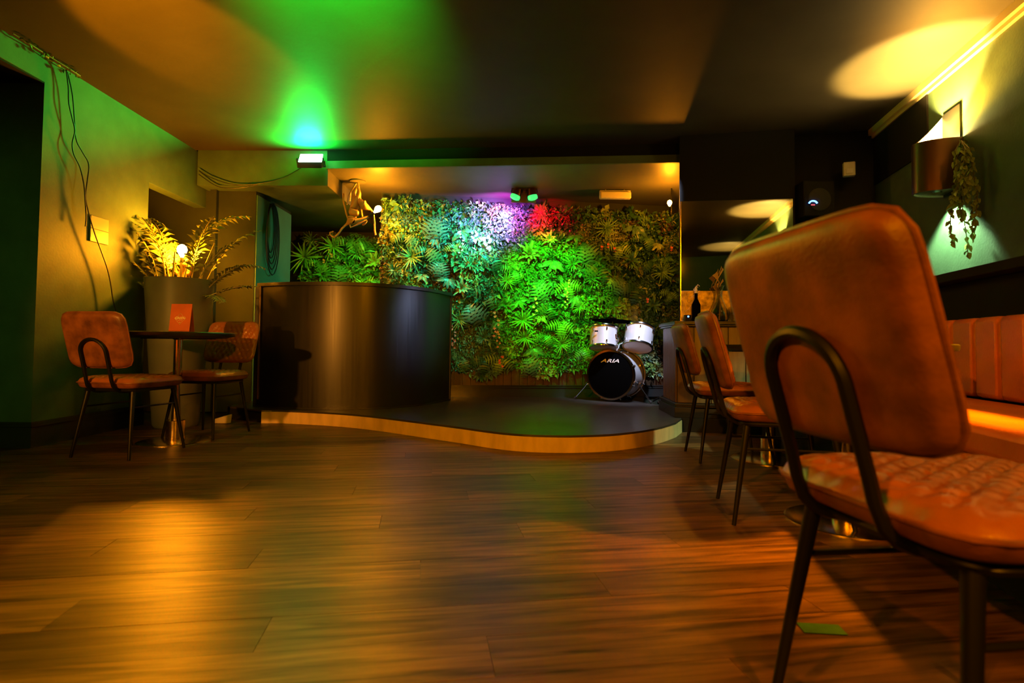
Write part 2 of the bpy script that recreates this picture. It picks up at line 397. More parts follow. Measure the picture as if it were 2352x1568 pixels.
# right wall, its dark upper bulkhead, cornice
mb = MB(); a, c = WR(-2.2), WR(5.9); mb.prism([a[:2], (a.x + .15, a.y), (c.x + .15, c.y), c[:2]], 0, CEIL)
struct(mb, 'wall_right', 'wall_paint')
mb = MB(); a, c = WR(-1.5, .05), WR(5.7, .05); a2, c2 = WR(-1.5), WR(5.7)
for z0, z1, o_ in ((CEIL - .05, CEIL, .05), (CEIL - .075, CEIL - .05, .025)):
    a, c = WR(-1.5, o_), WR(5.7, o_); mb.prism([a[:2], a2[:2], c2[:2], c[:2]], z0, z1)
struct(mb, 'trim_5', 'cornice')
mb = MB(); a, c = WR(3.95, .012), WR(5.7, .012); a2, c2 = WR(3.95), WR(5.7); mb.prism([a[:2], a2[:2], c2[:2], c[:2]], 2.10, CEIL - .075)
struct(mb, 'trim_6', 'wall_black')
# dark wall behind the speaker, mirror wall
mdir = Vector((.981, -.192, 0)); mnor = Vector((-.192, -.981, 0))
M0 = P(1564, 735, 4.98); M0.z = 0
ml = 0.0
def MW(t, d=0, z=0): return M0 + mdir * t + mnor * d + Vector((0, 0, z))
mlen = 1.0
for _ in range(40):
    q = MW(mlen)
    if (q.x / q.y) < (1820 - CX) / FPX: mlen += .01
    else: mlen -= .005
mtopz = P(1564, 463, M0.y).z
mb = MB(); a, b_, c, d = MW(-.012, 0), MW(mlen + .02, 0), MW(mlen + .02, -.25), Vector((M0.x + .55, 6.75, 0))
mb.prism([a[:2], b_[:2], c[:2], (c.x + .2, 6.9), (d.x, 6.9)], 0, CEIL + .1)
struct(mb, 'wall_mirror_pier', 'wall_black')
WRC = G(2010, 430, 2.0); wy = 4.80
mb = MB(); a, b_ = MW(mlen + .02, -.2), WR(wy)
mb.prism([a[:2], b_[:2], (b_.x, b_.y + .1), (a.x, a.y + .15)], 0, CEIL); struct(mb, 'wall_corner', 'wall_black')

# ================================================================== STAGE
front_top = [(600, 972), (640, 972), (707, 975), (770, 979), (824, 984), (880, 991), (941, 1000), (1000, 1009), (1060, 1018), (1134, 1030), (1200, 1037), (1281, 1040), (1350, 1039), (1402, 1036), (1445, 1031), (1482, 1025), (1520, 1016), (1552, 1004)]
fp = [G(x, y, 0) for x, y in front_top]; fp = spline([(p.x, p.y, 0) for p in fp], 3)
bar_c1 = G(1552, 990, 0); bar_c2 = G(1521, 940, .114)
end = fp[-1]
poly = [(p.x, p.y) for p in fp] + [(end.x + .12, end.y + .25), (bar_c1.x + .1, bar_c1.y + .3), (bar_c2.x + .15, bar_c2.y + .2), (bwend.x - 1.2, BW(2.4).y), (bw_l.x, bw_l.y), (bw_l.x, 7.74), (-4.05, 7.74), (-4.05, 6.65), (PX1 + .02, 6.6), (PX1 + .02, 5.2)]
st = thing('stage_platform', 'low curved stage with dark scuffed top and tan plywood riser', 'stage', (0, 4, 0))
def rel(o, root):
    o.location = -root.location; return o
mb = MB(); mb.prism(poly, .100, .114); rel(build(mb, 'stage_top', 'stage_top', st), st)
mb = MB(); mb.prism([(p[0], p[1]) for p in poly[len(fp):]] + [(fp[0].x, fp[0].y + .05)] + [(p.x, p.y + .06) for p in fp[1:]], .0, .1)
rel(build(mb, 'stage_base', 'black_wood', st), st)
# riser: bent plywood sheets, one panel each
segs = [0, 12, 22, 31, 40, len(fp) - 1]
for i in range(len(segs) - 1):
    a, b_ = segs[i], segs[i + 1]; pts = fp[a:b_ + 1]
    if i == len(segs) - 2: pts = pts + [Vector((end.x + .12, end.y + .25, 0))]
    outer = []; inner = []
    for j, p in enumerate(pts):
        tt = (pts[min(j + 1, len(pts) - 1)] - pts[max(j - 1, 0)]).normalized(); nn = Vector((tt.y, -tt.x, 0))
        outer.append((p + nn * .004)[:2]); inner.append((p - nn * .012)[:2])
    outer[0] = tuple(Vector(outer[0]) * .998 + Vector(outer[1]) * .002)
    mb = MB(); mb.prism(outer + inner[::-1], .001, .0995); rel(build(mb, 'riser_panel', 'riser', st, smooth=True, angle=30), st)

# ================================================================== BOOTH
bp = spline([(-2.335, 5.20, 0), (-2.08, 5.09, 0), (-1.84, 5.035, 0), (-1.55, 5.02, 0), (-1.25, 5.08, 0), (-1.04, 5.22, 0), (-.83, 5.50, 0), (-.655, 5.98, 0)], 6)
booth = thing('dj_booth', 'tall curved black booth standing on the left of the stage', 'booth', (-1.5, 5.2, .114))
def offset(pts, d):
    out = []
    for j, p in enumerate(pts):
        tt = (pts[min(j + 1, len(pts) - 1)] - pts[max(j - 1, 0)]).normalized(); out.append(p + Vector((tt.y, -tt.x, 0)) * d)
    return out
def band(pts, d0, d1, z0, z1):
    m_ = MB(); m_.prism([p[:2] for p in offset(pts, d0)] + [p[:2] for p in offset(pts, d1)][::-1], z0, z1); return m_
rel(build(band(bp, 0, -.03, .13, 1.215), 'front_panel', 'booth', booth, smooth=True, angle=30), booth)
rel(build(band(bp, .022, -.34, 1.215, 1.245), 'counter_top', 'black_wood', booth, smooth=True, angle=30), booth)
rel(build(band(bp, .012, -.03, .115, .13), 'plinth', 'black_wood', booth, smooth=True, angle=30), booth)
mb = MB(); p0 = bp[0]; mb.prism([(p0.x - .03, p0.y), (p0.x, p0.y), (p0.x, p0.y + .5), (p0.x - .03, p0.y + .5)], .115, 1.215); rel(build(mb, 'side_panel', 'booth', booth), booth)
mb = MB(); p0 = bp[-1]; mb.prism([(p0.x - .36, p0.y + .06), (p0.x + .01, p0.y), (p0.x + .015, p0.y + .03), (p0.x - .34, p0.y + .1)], .115, 1.215); rel(build(mb, 'side_panel', 'booth', booth), booth)
mb = MB(); q = bp[1]; mb.box((q.x + .0, q.y - .012, .70), (.012, .02, 1.03)); rel(build(mb, 'edge_trim', 'board', booth, label='thin brown edge strip'), booth)

# ================================================================== CHAIRS
def pad_mesh(w, h, t, r, quilt=False, n=28, bow=0.0, mats=('leather', 'leather')):
    """rounded cushion in XZ plane, thickness along Y (front +Y)"""
    def bnd(th):
        # ray from the centre hitting a rounded rectangle (superellipse)
        c, s = math.cos(th), math.sin(th); e = 7.0
        k = (abs(c / (w / 2)) ** e + abs(s / (h / 2)) ** e) ** (-1 / e)
        return c * k, s * k
    mb = MB(); g = n + 1
    for side in (1, -1):
        vs = []
        for i in range(g):
            for j in range(g):
                u = -1 + 2 * i / n; v = -1 + 2 * j / n; m = max(abs(u), abs(v))
                if m < 1e-6: x = z = 0.0
                else:
                    bx, bz = u / m, v / m
                    th = math.atan2(bz * h, bx * w); X, Z = bnd(th); x, z = X * m, Z * m
                d = t / 2 * (1 - m ** 8) ** .5 if side > 0 else t / 2 * (1 - m ** 14) ** .5
                if quilt and side > 0:
                    q = .042; a = (x + z * .62) / q; b_ = (x - z * .62) / q
                    la = abs(a - round(a)); lb = abs(b_ - round(b_))
                    d += (-.010 * math.exp(-(la / .13) ** 2) - .010 * math.exp(-(lb / .13) ** 2)) * (1 - m ** 6) + .003 * (1 - m ** 6)
                vs.append((x, side * d + bow * (x / (w / 2)) ** 2, z))
        fs = []
        for i in range(n):
            for j in range(n):
                a = i * g + j; f = (a, a + g, a + g + 1, a + 1)
                fs.append(f[::-1] if side > 0 else f)
        mb.add(vs, fs, 0 if side > 0 else 1)
    # seam piping
    pts = []
    for k in range(48):
        x, z = bnd(2 * math.pi * k / 48); pts.append((x * 1.003, bow * (x / (w / 2)) ** 2, z * 1.003))
    pm_ = MB(); pm_.tube(pts, .0045, 6, closed=True)
    return mb.mesh('pad', list(mats), True, 60), pm_.mesh('piping', mats[1], True)
back_me, back_pipe = pad_mesh(.435, .335, .05, .06, True, n=44, bow=.012, mats=('leather_front', 'leather'))
seat_me, seat_pipe = pad_mesh(.435, .43, .075, .06, True, n=44, mats=('leather_front', 'leather'))
def make_chair():
    t = thing('dining_chair', '', 'chair')
    th = math.atan2(.087, .318)
    b = link('backrest', back_me, t, (0, -.252, .70), (th, 0, 0)); link('piping', back_pipe, b)
    s = link('seat', seat_me, t, (0, .015, .447), (math.pi / 2, 0, 0)); link('piping', seat_pipe, s)
    # steel U frame that carries the back
    def L(z): return -.252 - (z - .70) * math.tan(th) - .034
    pts = [(-.088, -.02, .392), (-.088, -.10, .392), (-.088, -.165, .398), (-.088, L(.47) + .012, .43)]
    for z in (.50, .54, .58, .62): pts.append((-.086, L(z), z))
    for a in range(170, 9, -20): pts.append((.086 * math.cos(R_(a)), L(.630 + .075 * math.sin(R_(a))), .630 + .075 * math.sin(R_(a))))
    pts += [(-x, y, z) for x, y, z in pts[:8][::-1]]
    mb = MB(); mb.tube(spline(pts, 2), .0105, 8); build(mb, 'back_frame', 'black_metal', t, True)
    for sx in (-1, 1):
        for (ty, by) in ((-.14, -.20), (.17, .233)):
            mb = MB(); mb.tube([(sx * .155, ty, .405), (sx * .20, by, .0)], [.0145, .0085], 10); build(mb, 'leg', 'black_metal', t, True)
        mb = MB(); z = .30; f = 1 - z / .405
        mb.tube([(sx * (.155 + .045 * f), -.14 - .06 * f, z), (sx * (.155 + .045 * f), .17 + .063 * f, z)], .006, 6); build(mb, 'stretcher', 'black_metal', t, True)
    mb = MB(); ring = []
    for cx_, cy_, a0 in ((.13, .14, 0), (-.13, .14, 90), (-.13, -.11, 180), (.13, -.11, 270)):
        ring += [(x, y, .402) for x, y in arc(cx_, cy_, .05, a0, a0 + 90, 4)]
    mb.tube(ring, .009, 6, closed=True); mb.box((0, -.02, .405), (.32, .06, .006)); mb.box((0, .10, .405), (.32, .04, .006)); build(mb, 'seat_frame', 'black_metal', t, True)
    return t
chair = make_chair()
CH = [((.735, .935), -1.44, 'large tan leather chair nearest the camera, seen from behind'),
      ((1.111, 2.394), -1.77, 'middle tan chair of the right-hand row, behind the nearest chair'),
      ((1.353, 3.603), -1.656, 'farthest tan chair of the right-hand row, beside the panelled counter'),
      ((-2.388, 3.558), -.174, 'tan chair at the left table, its plain back to the camera'),
      ((-2.285, 4.31), R_(172), 'quilted chair behind the left table, facing the camera')]
for i, (p, a, lab) in enumerate(CH):
    c = chair if i == 0 else dup(chair)
    c.location = (p[0], p[1], .0008 if i in (1, 3, 4) else 0); c.rotation_euler = (0, 0, a); c.scale = ((1.018,) * 3) if i == 0 else ((1, 1, .975) if i in (1, 2) else (1, 1, 1)); tag(c, lab, 'chair', 'tan leather chairs around the pedestal tables')

# ================================================================== TABLES
def make_table():
    t = thing('pedestal_table', '', 'table')
    mb = MB(); mb.lathe([(.235, 0), (.235, .005), (.228, .008), (.06, .011)], n=64); build(mb, 'base_plate', 'brass', t, True)
    mb = MB(); mb.lathe([(.060, .011), (.060, .146), (.056, .150), (.03, .150)], n=32); build(mb, 'collar', 'brass', t, True)
    mb = MB(); mb.lathe([(.030, .150), (.013, .46)], n=24); build(mb, 'lower_column', 'brass', t, True)
    mb = MB(); mb.lathe([(.027, .46), (.027, .70), (.05, .715), (.05, .72)], n=24); build(mb, 'upper_column', 'brass', t, True)
    mb = MB(); mb.lathe([(.30, .712), (.33, .722), (.36, .726), (.363, .735), (.363, .748), (.358, .752), (.0, .752)], n=64); build(mb, 'tabletop', 'black_wood', t, True)
    mb = MB(); mb.box((0, 0, .716), (.5, .05, .02)); mb.box((0, 0, .716), (.05, .5, .02)); build(mb, 'top_bracket', 'black_metal', t)
    return t
tb = make_table()
for i, (x, y, zs_, lab) in enumerate([(-2.35, 3.99, 1.015, 'round black pedestal table on the left with an orange menu card'),
                                  (1.36, 2.30, .95, 'brass pedestal table half hidden behind the nearest chair'),
                                  (1.625, 3.56, .95, 'brass pedestal table between the middle and farthest right chairs')]):
    t = tb if i == 0 else dup(tb)
    t.location = (x, y, 0); t.scale = (1, 1, zs_); tag(t, lab, 'table', 'black topped brass pedestal tables')

def text_mesh(s, size, ext, shear=0, bold=0):
    cu = bpy.data.curves.new('t', 'FONT'); cu.body = s; cu.size = size; cu.extrude = ext; cu.shear = shear; cu.offset = bold
    cu.align_x = 'CENTER'; cu.align_y = 'CENTER'
    ob = bpy.data.objects.new('t', cu); COL.objects.link(ob); bpy.context.view_layer.update()
    me = bpy.data.meshes.new_from_object(ob.evaluated_get(bpy.context.evaluated_depsgraph_get()))
    bpy.data.objects.remove(ob); return me
# menu card
tz = .752 * 1.015 + .001
mp_ = P(411, 760, 3.95)
menu = thing('menu_card', 'upright orange menu card with cream diamond emblem on the left table', 'menu', (mp_.x, 3.95, tz), R_(-6))
mb = MB(); tl = Matrix.Rotation(R_(-7), 3, 'X')
mb.box(tl @ Vector((0, 0, .10)), (.155, .004, .20), tl); build(mb, 'card', 'menu', menu)
mb = MB(); tl2 = Matrix.Rotation(R_(9), 3, 'X'); mb.box(tl2 @ Vector((0, .0, .095)) + Vector((0, .055, 0)), (.155, .003, .19), tl2); build(mb, 'back_leaf', 'menu', menu)
mb = MB()
def stroke(mb, pts, r, cl=False): mb.tube([tl @ Vector((x, -.0035, z)) for x, z in pts], r, 4, closed=cl)
cz = .098
stroke(mb, [(-.042, cz), (0, cz - .042), (.042, cz)], .0012)
stroke(mb, [(-.042, cz), (-.028, cz + .012), (-.016, cz + .014), (-.014, cz + .022), (0, cz + .036), (.014, cz + .022), (.016, cz + .014), (.028, cz + .012), (.042, cz)], .001)
stroke(mb, [(-.018, cz - .016), (.018, cz - .016)], .0012); stroke(mb, [(-.006, cz - .03), (.006, cz - .03)], .002)
build(mb, 'emblem', 'menu_print', menu)
tm = text_mesh('GREEN', .0235, .0006, 0, .0006); tm.materials.append(M['menu_print'])
q_ = tl @ Vector((0, -.0032, cz)); link('lettering', tm, menu, q_, (R_(90 - 7), 0, 0))

# ================================================================== PLANTER + PALM + LAMP
PC = Vector((P(412, 700, 4.72).x, 4.72, 0))
pl = thing('planter', 'tall tapered grey planter of palms behind the left table', 'planter', PC)
RIM = 1.215
mb = MB(); mb.lathe([(.155, 0), (.17, .02), (.235, .9), (.258, RIM - .01), (.260, RIM), (.246, RIM), (.243, RIM - .02), (.235, 1.02)], n=56); build(mb, 'pot', 'planter', pl, True)
mb = MB(); mb.lathe([(.24, 1.02), (.12, 1.05), (0, 1.055)], n=32); build(mb, 'soil', 'soil', pl, True)
def frond_mesh(L, droop, nl, lw=.011, ll=.15, seed=0, straight=False):
    rr = random.Random(seed); mb = MB()
    # rachis in local XZ plane: starts vertical-ish, bends to +X
    pts = []; n = 14; x = z = 0; a = R_(88)
    for i in range(n + 1):
        pts.append(Vector((x, 0, z))); a -= droop * (i / n) * 1.6 / n * 1.2
        x += math.cos(a) * L / n; z += math.sin(a) * L / n
    mb.tube(pts, [.006 * (1 - .8 * i / n) + .001 for i in range(n + 1)], 5, mi=1)
    for k in range(nl):
        f = .32 + .68 * k / nl; i = min(int(f * n), n - 1); p = pts[i].lerp(pts[i + 1], f * n - i); tg = (pts[i + 1] - pts[i]).normalized()
        for s in (-1, 1):
            side = Vector((0, s, 0)); l = ll * math.sin(math.pi * (.18 + .78 * (k / nl))) * rr.uniform(.8, 1.15)
            d = (tg * rr.uniform(.55, .85) + side * .8 + Vector((0, 0, rr.uniform(-.25, .12)))).normalized()
            up = tg.cross(side) * s; wv = d.cross(up).normalized() * lw * .5
            m1 = p + d * l * .5; e = p + d * l * .95 + Vector((0, 0, -l * .25))
            mb.add([p, m1 - wv * 1.2 + up * .002, m1 + wv * 1.2 + up * .002, e, m1 - up * .0015], [(0, 1, 4), (0, 4, 2), (1, 3, 4), (4, 3, 2)], 0)
    return mb.mesh('frond', ['palm', 'palm_stem'])
fronds = [frond_mesh(.95, 1.25, 15, .026, .20, seed=1), frond_mesh(.80, 1.0, 14, .026, .18, seed=2), frond_mesh(.54, .6, 17, .018, .14, seed=3), frond_mesh(1.1, 1.7, 15, .026, .20, seed=4), frond_mesh(.50, 1.2, 13, .020, .14, seed=5), frond_mesh(.86, 2.0, 15, .034, .17, seed=6)]
# (dx, dy, azimuth deg, tilt deg, kind, scale)
FR = [(-.10, 0, 178, 4, 0, 1.05), (-.05, -.02, 150, 14, 1, 1.1), (.1, .1, 40, 16, 1, 1.1), (-.12, .05, 150, 2, 3, .95), (-.15, 0, 190, 26, 2, 1), (.0, .1, 60, 2, 0, 1.0),
      (-.02, .06, 20, 2, 3, .95), (.14, 0, -8, 42, 2, 1.0), (.16, -.02, 8, 62, 2, .95), (.12, .02, -30, 70, 4, .8), (.1, -.04, 10, 18, 1, .85),
      (-.16, -.03, 170, 44, 2, .8), (-.12, .03, 140, 14, 4, 1.1), (-.17, .02, 205, 5, 1, .95), (.15, .06, 25, 26, 3, .6),
      (-.1, .08, 215, 2, 0, .8), (-.16, .0, 165, 14, 1, .9), (.02, .12, 330, 3, 1, 1.0), (-.08, .14, 185, 0, 5, .9), (-.03, .15, 160, 0, 5, .95)]
for dx, dy, az, tiltd, kk, sc in FR:
    o = link('palm_frond', fronds[kk], pl, (dx, dy, 1.04)); o.scale = (sc,) * 3
    o.rotation_euler = (0, R_(tiltd), R_(az))
mb = MB()
for dx, dy, h, lx in ((-.07, .0, .42, .02), (-.1, .05, .36, -.05), (.13, .02, .50, .14), (-.03, .06, .34, .0)):
    mb.tube([(dx, dy, 1.03), (dx + lx * .3, dy, 1.03 + h * .5), (dx + lx, dy, 1.03 + h)], [.011, .009, .006], 6)
build(mb, 'palm_cane', 'palm_stem', pl, True)
# monkey figurines: one continuous skinned mesh
def figure(name, joints, edges, parent, loc, scale=1.0, material='resin'):
    me = bpy.data.meshes.new(name); me.from_pydata([j[:3] for j in joints], edges, []); o = link(name, me, parent, loc); o.scale = (scale,) * 3
    me.materials.append(M[material])
    sk = o.modifiers.new('skin', 'SKIN'); sk.use_smooth_shade = True
    for i, j in enumerate(joints): me.skin_vertices[0].data[i].radius = (j[3], j[3]); me.skin_vertices[0].data[i].use_root = (i == 0)
    ss = o.modifiers.new('sub', 'SUBSURF'); ss.levels = 1; ss.render_levels = 2
    return o
def bulb(parent, loc, axis, s=1.0, m_='bulb', power=0, col=None):
    if power:
        m_ = mat('lit_bulb_%d' % power, (1, .8, .5), .3, emit=(*col, power / (3.14159 * .0095 * s * s)))
    mb = MB(); mb.lathe([(.008 * s, 0), (.012 * s, .012 * s), (.026 * s, .035 * s), (.030 * s, .052 * s), (.024 * s, .072 * s), (.010 * s, .083 * s), (0, .085 * s)], loc, axis, 20)
    return build(mb, 'bulb', m_, parent, True)
L1 = PC + Vector((.05, .03, 0)); lp = P(423, 598, 4.84)
ml_ = thing('monkey_lamp', 'seated bronze monkey lamp holding a bulb, in the planter', 'lamp', (lp.x, 4.84, 1.06))
zt_ = lp.z - 1.06
J = [(0, 0, .07, .045), (0, 0, .14, .05), (0, 0, .21, .04), (0, -.005, .26, .02), (0, -.01, .305, .036), (0, -.05, .298, .018),
     (-.06, 0, .22, .018), (-.085, -.02, .30, .013), (-.04, -.035, zt_ - .02, .011), (.06, 0, .22, .018), (.085, -.02, .30, .013), (.04, -.035, zt_ - .02, .011),
     (-.05, -.05, .06, .022), (-.07, -.10, .12, .016), (-.06, -.12, .02, .014), (.05, -.05, .06, .022), (.07, -.10, .12, .016), (.06, -.12, .02, .014),
     (0, .06, .05, .012), (.05, .10, .03, .008), (.10, .08, .05, .006)]
E_ = [(0, 1), (1, 2), (2, 3), (3, 4), (4, 5), (2, 6), (6, 7), (7, 8), (2, 9), (9, 10), (10, 11), (0, 12), (12, 13), (13, 14), (0, 15), (15, 16), (16, 17), (0, 18), (18, 19), (19, 20)]
figure('monkey', J, E_, ml_, (0, 0, 0))
for q in (-.03, .03): mb = MB(); mb.ball((q, -.01, .33), .018, sc=(1, .5, 1)); build(mb, 'ear', 'resin', ml_, True)
mb = MB(); mb.lathe([(.013, 0), (.015, .01), (.015, .05), (.012, .055)], (0, -.035, zt_ - .035), (0, 0, 1), 16); build(mb, 'lamp_holder', 'black_metal', ml_, True)
bulb(ml_, (0, -.035, zt_ + .018), (0, 0, 1), 1.35, power=80, col=(1.0, .30, .006))
LB = Vector((lp.x, 4.70 - .035, lp.z + .06))

# hanging monkey lamp under the stage ceiling
YM = 5.85
hm = thing('hanging_monkey_lamp', 'bronze monkey swinging on ropes with a lit bulb, hung from the stage ceiling', 'lamp', P(818, 425, YM))
def hp(px, py, dy=0): return P(px, py, YM + dy) - hm.location
def jt(px, py, r, dy=0): p = hp(px, py, dy); return (p.x, p.y, p.z, r)
J = [jt(808, 508, .045), jt(811, 488, .055), jt(817, 466, .042), jt(822, 455, .025), jt(837, 474, .046, -.03),            # pelvis..chest, neck, head
     jt(812, 448, .022, .03), jt(819, 430, .014, .02),                                              # arm up on rope
     jt(826, 445, .02, -.02), jt(822, 430, .014, 0),
     jt(824, 490, .022, -.05), jt(818, 508, .022, -.06), jt(835, 502, .017, -.05), jt(848, 497, .012, -.04),
     jt(830, 505, .024, .03), jt(842, 508, .018, .02), jt(832, 518, .012, .03),
     jt(797, 514, .014), jt(786, 524, .012), jt(777, 537, .010), jt(768, 545, .008), jt(760, 541, .008), jt(757, 534, .007), jt(767, 531, .006),
     jt(852, 482, .012, -.03), jt(857, 489, .012, -.04)]
E_ = [(0, 1), (1, 2), (2, 3), (3, 4), (2, 5), (5, 6), (2, 7), (7, 8), (0, 10), (10, 11), (11, 12), (0, 13), (13, 14), (14, 15), (0, 16), (16, 17), (17, 18), (18, 19), (19, 20), (20, 21), (21, 22), (4, 23), (23, 24), (1, 9)]
figure('monkey', J, E_, hm, (0, 0, 0))
for q in (hp(828, 470, .02), hp(838, 464, -.05)): mb = MB(); mb.ball(q, .02, sc=(.6, 1, 1)); build(mb, 'ear', 'resin', hm, True)
mb = MB(); mb.lathe([(.085, 0), (.085, -.012), (.03, -.02)], P(822, 424, YM) - hm.location + Vector((0, 0, (zs - P(822, 424, YM).z))), (0, 0, 1), 24); build(mb, 'ceiling_plate', 'soffit', hm, True)
topz = zs - hm.location.z
mb = MB()
mb.tube([(hp(820, 424).x, 0, topz), hp(800, 450, .06), hp(797, 470, .08)], .006, 6)
mb.tube([(hp(822, 424).x, 0, topz), hp(828, 460, -.02), hp(832, 498, -.04)], .010, 6)
mb.tube([(hp(822, 424).x, 0, topz), hp(806, 440, .1), hp(804, 462, .12)], .006, 6)
mb.tube([hp(789, 444), hp(789, 462), hp(796, 492), hp(806, 522), hp(825, 514), hp(843, 506)], .010, 6)
build(mb, 'rope', 'rope', hm, True)
mb = MB(); a, b_ = hp(849, 497, -.04), hp(859, 488, -.04); mb.tube([a, b_], [.019, .019], 12); build(mb, 'lamp_holder', 'black_metal', hm, True)
bulb(hm, b_, (b_ - a), 1.1, power=32, col=(1.0, .32, .01))
mb = MB(); mb.tube([hp(858, 492, -.04), hp(860, 512), hp(861, 530), hp(863, 540)], .010, 6); build(mb, 'cord', 'rope', hm, True)
# bulb at the right of the stage
YB = 5.75; q_ = P(1538, 470, YB)
wl = thing('flame_bulb_lamp', 'small lit flame bulb at the top right of the plant wall', 'lamp', q_)
bulb(wl, (0, 0, -.02), (0, 0, 1), .8, power=16, col=(1.0, .30, .008))
mb = MB(); mb.lathe([(.014, -.07), (.016, -.02)], (0, 0, 0), (0, 0, 1), 14); mb.tube([(0, 0, -.07), (.02, .05, -.10), (.06, .15, -.05), (.09, .25, zs - q_.z)], .006, 6); build(mb, 'lamp_holder', 'black_metal', wl, True)

# ================================================================== LIVING WALLS
def leaf_cloud(name, pts_fn, n, frame, parent, seed, dens_holes=True):
    """frame: (origin, u dir, up, outward normal); pts_fn() -> (u, v) in the covered area"""
    rng = np.random.default_rng(seed)
    o, U, N = frame; W = Vector((0, 0, 1))
    ncl = 150; cl = [pts_fn(rng) for _ in range(ncl)]; cl = np.array(cl)
    ctype = rng.choice(len(LEAF), ncl, p=[.28, .18, .16, .13, .12, .06, .07]); csz = rng.uniform(.55, 1.5, ncl) ** 1.2; cdep = rng.uniform(0, .13, ncl); casp = rng.uniform(.28, .8, ncl)
    V = []; Fc = []; MI = []
    Uv = np.array(U); Nv = np.array(N); Wv = np.array((0, 0, 1.0)); O = np.array(o)
    for i in range(n):
        u, v = pts_fn(rng); d = np.hypot(cl[:, 0] - u, cl[:, 1] - v); c = int(d.argmin()) if rng.random() < .86 else int(rng.integers(ncl))
        L = .043 * csz[c] * rng.uniform(.6, 1.4); w_ = L * casp[c]
        base = O + Uv * u + Wv * v + Nv * (.015 + cdep[c] * rng.random() ** .5 + .02 * rng.random())
        a = rng.uniform(0, 2 * math.pi); el = rng.uniform(-.1, 1.1)
        dr = (Uv * math.cos(a) + Wv * (math.sin(a) - .25)) * math.cos(el) + Nv * math.sin(el); dr /= np.linalg.norm(dr)
        sd = np.cross(dr, Nv + .5 * rng.normal(size=3)); sd /= np.linalg.norm(sd) + 1e-6
        nn = np.cross(sd, dr)
        m_ = base + dr * L * .45; tip = base + dr * L - Wv * L * .12
        k = len(V); V += [base, m_ - sd * w_ * .5 + nn * L * .08, m_ + sd * w_ * .5 + nn * L * .08, tip]
        Fc += [(k, k + 1, k + 3), (k, k + 3, k + 2)]; t_ = int(ctype[c]); MI += [t_, t_]
    me = bpy.data.meshes.new(name); me.from_pydata([tuple(map(float, p)) for p in V], [], Fc)
    for m_ in LEAF: me.materials.append(m_)
    me.polygons.foreach_set('material_index', MI); me.update()
    ob = link(name, me, parent); ob['kind'] = 'stuff'; return ob
def spiky_mesh(nb, L, wd, seed, mi=0, curl=.5, m_=2):
    rr = random.Random(seed); mb = MB()
    for k in range(nb):
        a = 2 * math.pi * k / nb + rr.uniform(-.2, .2); el = rr.uniform(.15, .95) if k % 3 else rr.uniform(.8, 1.3); l = L * rr.uniform(.7, 1.1)
        d = Vector((math.cos(a) * math.cos(el), math.sin(a) * math.cos(el), math.sin(el))); s = Vector((-math.sin(a), math.cos(a), 0))
        n = 4; ps = []
        for j in range(n + 1):
            f = j / n; p = d * l * f + Vector((0, 0, -curl * l * f * f * .6)); w_ = wd * (math.sin(math.pi * min(.93, .15 + .85 * f)) + .02)
            ps += [p - s * w_ * .5, p + Vector((0, 0, -.15 * w_)), p + s * w_ * .5]
        fs = []
        for j in range(n):
            b_ = j * 3; fs += [(b_, b_ + 3, b_ + 4, b_ + 1), (b_ + 1, b_ + 4, b_ + 5, b_ + 2)]
        mb.add(ps, fs)
    return mb.mesh('spiky_plant', LEAF[m_])
def fern_mesh(L, seed, m_):
    rr = random.Random(seed); mb = MB()
    for q in range(4):
        az = rr.uniform(-.9, .9) + (q - 1.5) * .5; n = 8; p = Vector((0, 0, 0)); a = 1.1
        d2 = Vector((math.sin(az), -math.cos(az), 0))
        prev = p
        for j in range(n):
            a -= .24; st_ = (d2 * math.cos(a) + Vector((0, 0, 1)) * math.sin(a)) * (L / n); q2 = prev + st_; sd = d2.cross(Vector((0, 0, 1)))
            l = L * .30 * math.sin(math.pi * (.12 + .84 * j / n)); wv = st_ * .40
            for s in (-1, 1):
                tip = prev + sd * s * l + st_ * .9 - Vector((0, 0, .004)); mb.add([prev, prev + wv * 2, tip], [(0, 1, 2)])
            prev = q2
    return mb.mesh('fern', LEAF[m_])
spk = [spiky_mesh(22, .17, .030, 1, m_=0), spiky_mesh(30, .20, .014, 2, m_=2), spiky_mesh(18, .15, .036, 3, m_=6), spiky_mesh(26, .16, .018, 4, m_=0)]
frn = [fern_mesh(.22, 1, 0), fern_mesh(.26, 2, 3), fern_mesh(.20, 3, 2), fern_mesh(.24, 4, 1)]
def big_leaf_mesh(L, seed, m_):
    rr = random.Random(seed); mb = MB()
    for k in range(5):
        a = -1.57 + (k - 2) * .6 + rr.uniform(-.2, .2); d = Vector((math.cos(a) * .8, math.sin(a) * .8, .5)).normalized(); s = Vector((-math.sin(a), math.cos(a), 0)); ps = []; n = 6; l = L * rr.uniform(.7, 1.1)
        for j in range(n + 1):
            f = j / n; w_ = l * .34 * math.sin(math.pi * min(.98, f * .9 + .05)) ** .8 * (1 if j % 2 else .72); p = d * l * f + Vector((0, 0, -.5 * l * f * f))
            ps += [p - s * w_ * .5, p + Vector((0, 0, -.006)), p + s * w_ * .5]
        fs = []
        for j in range(n): b_ = j * 3; fs += [(b_, b_ + 3, b_ + 4, b_ + 1), (b_ + 1, b_ + 4, b_ + 5, b_ + 2)]
        mb.add(ps, fs)
    return mb.mesh('broad_leaf_plant', LEAF[m_])
blf = [big_leaf_mesh(.17, 1, 3), big_leaf_mesh(.15, 2, 0), big_leaf_mesh(.14, 3, 6)]
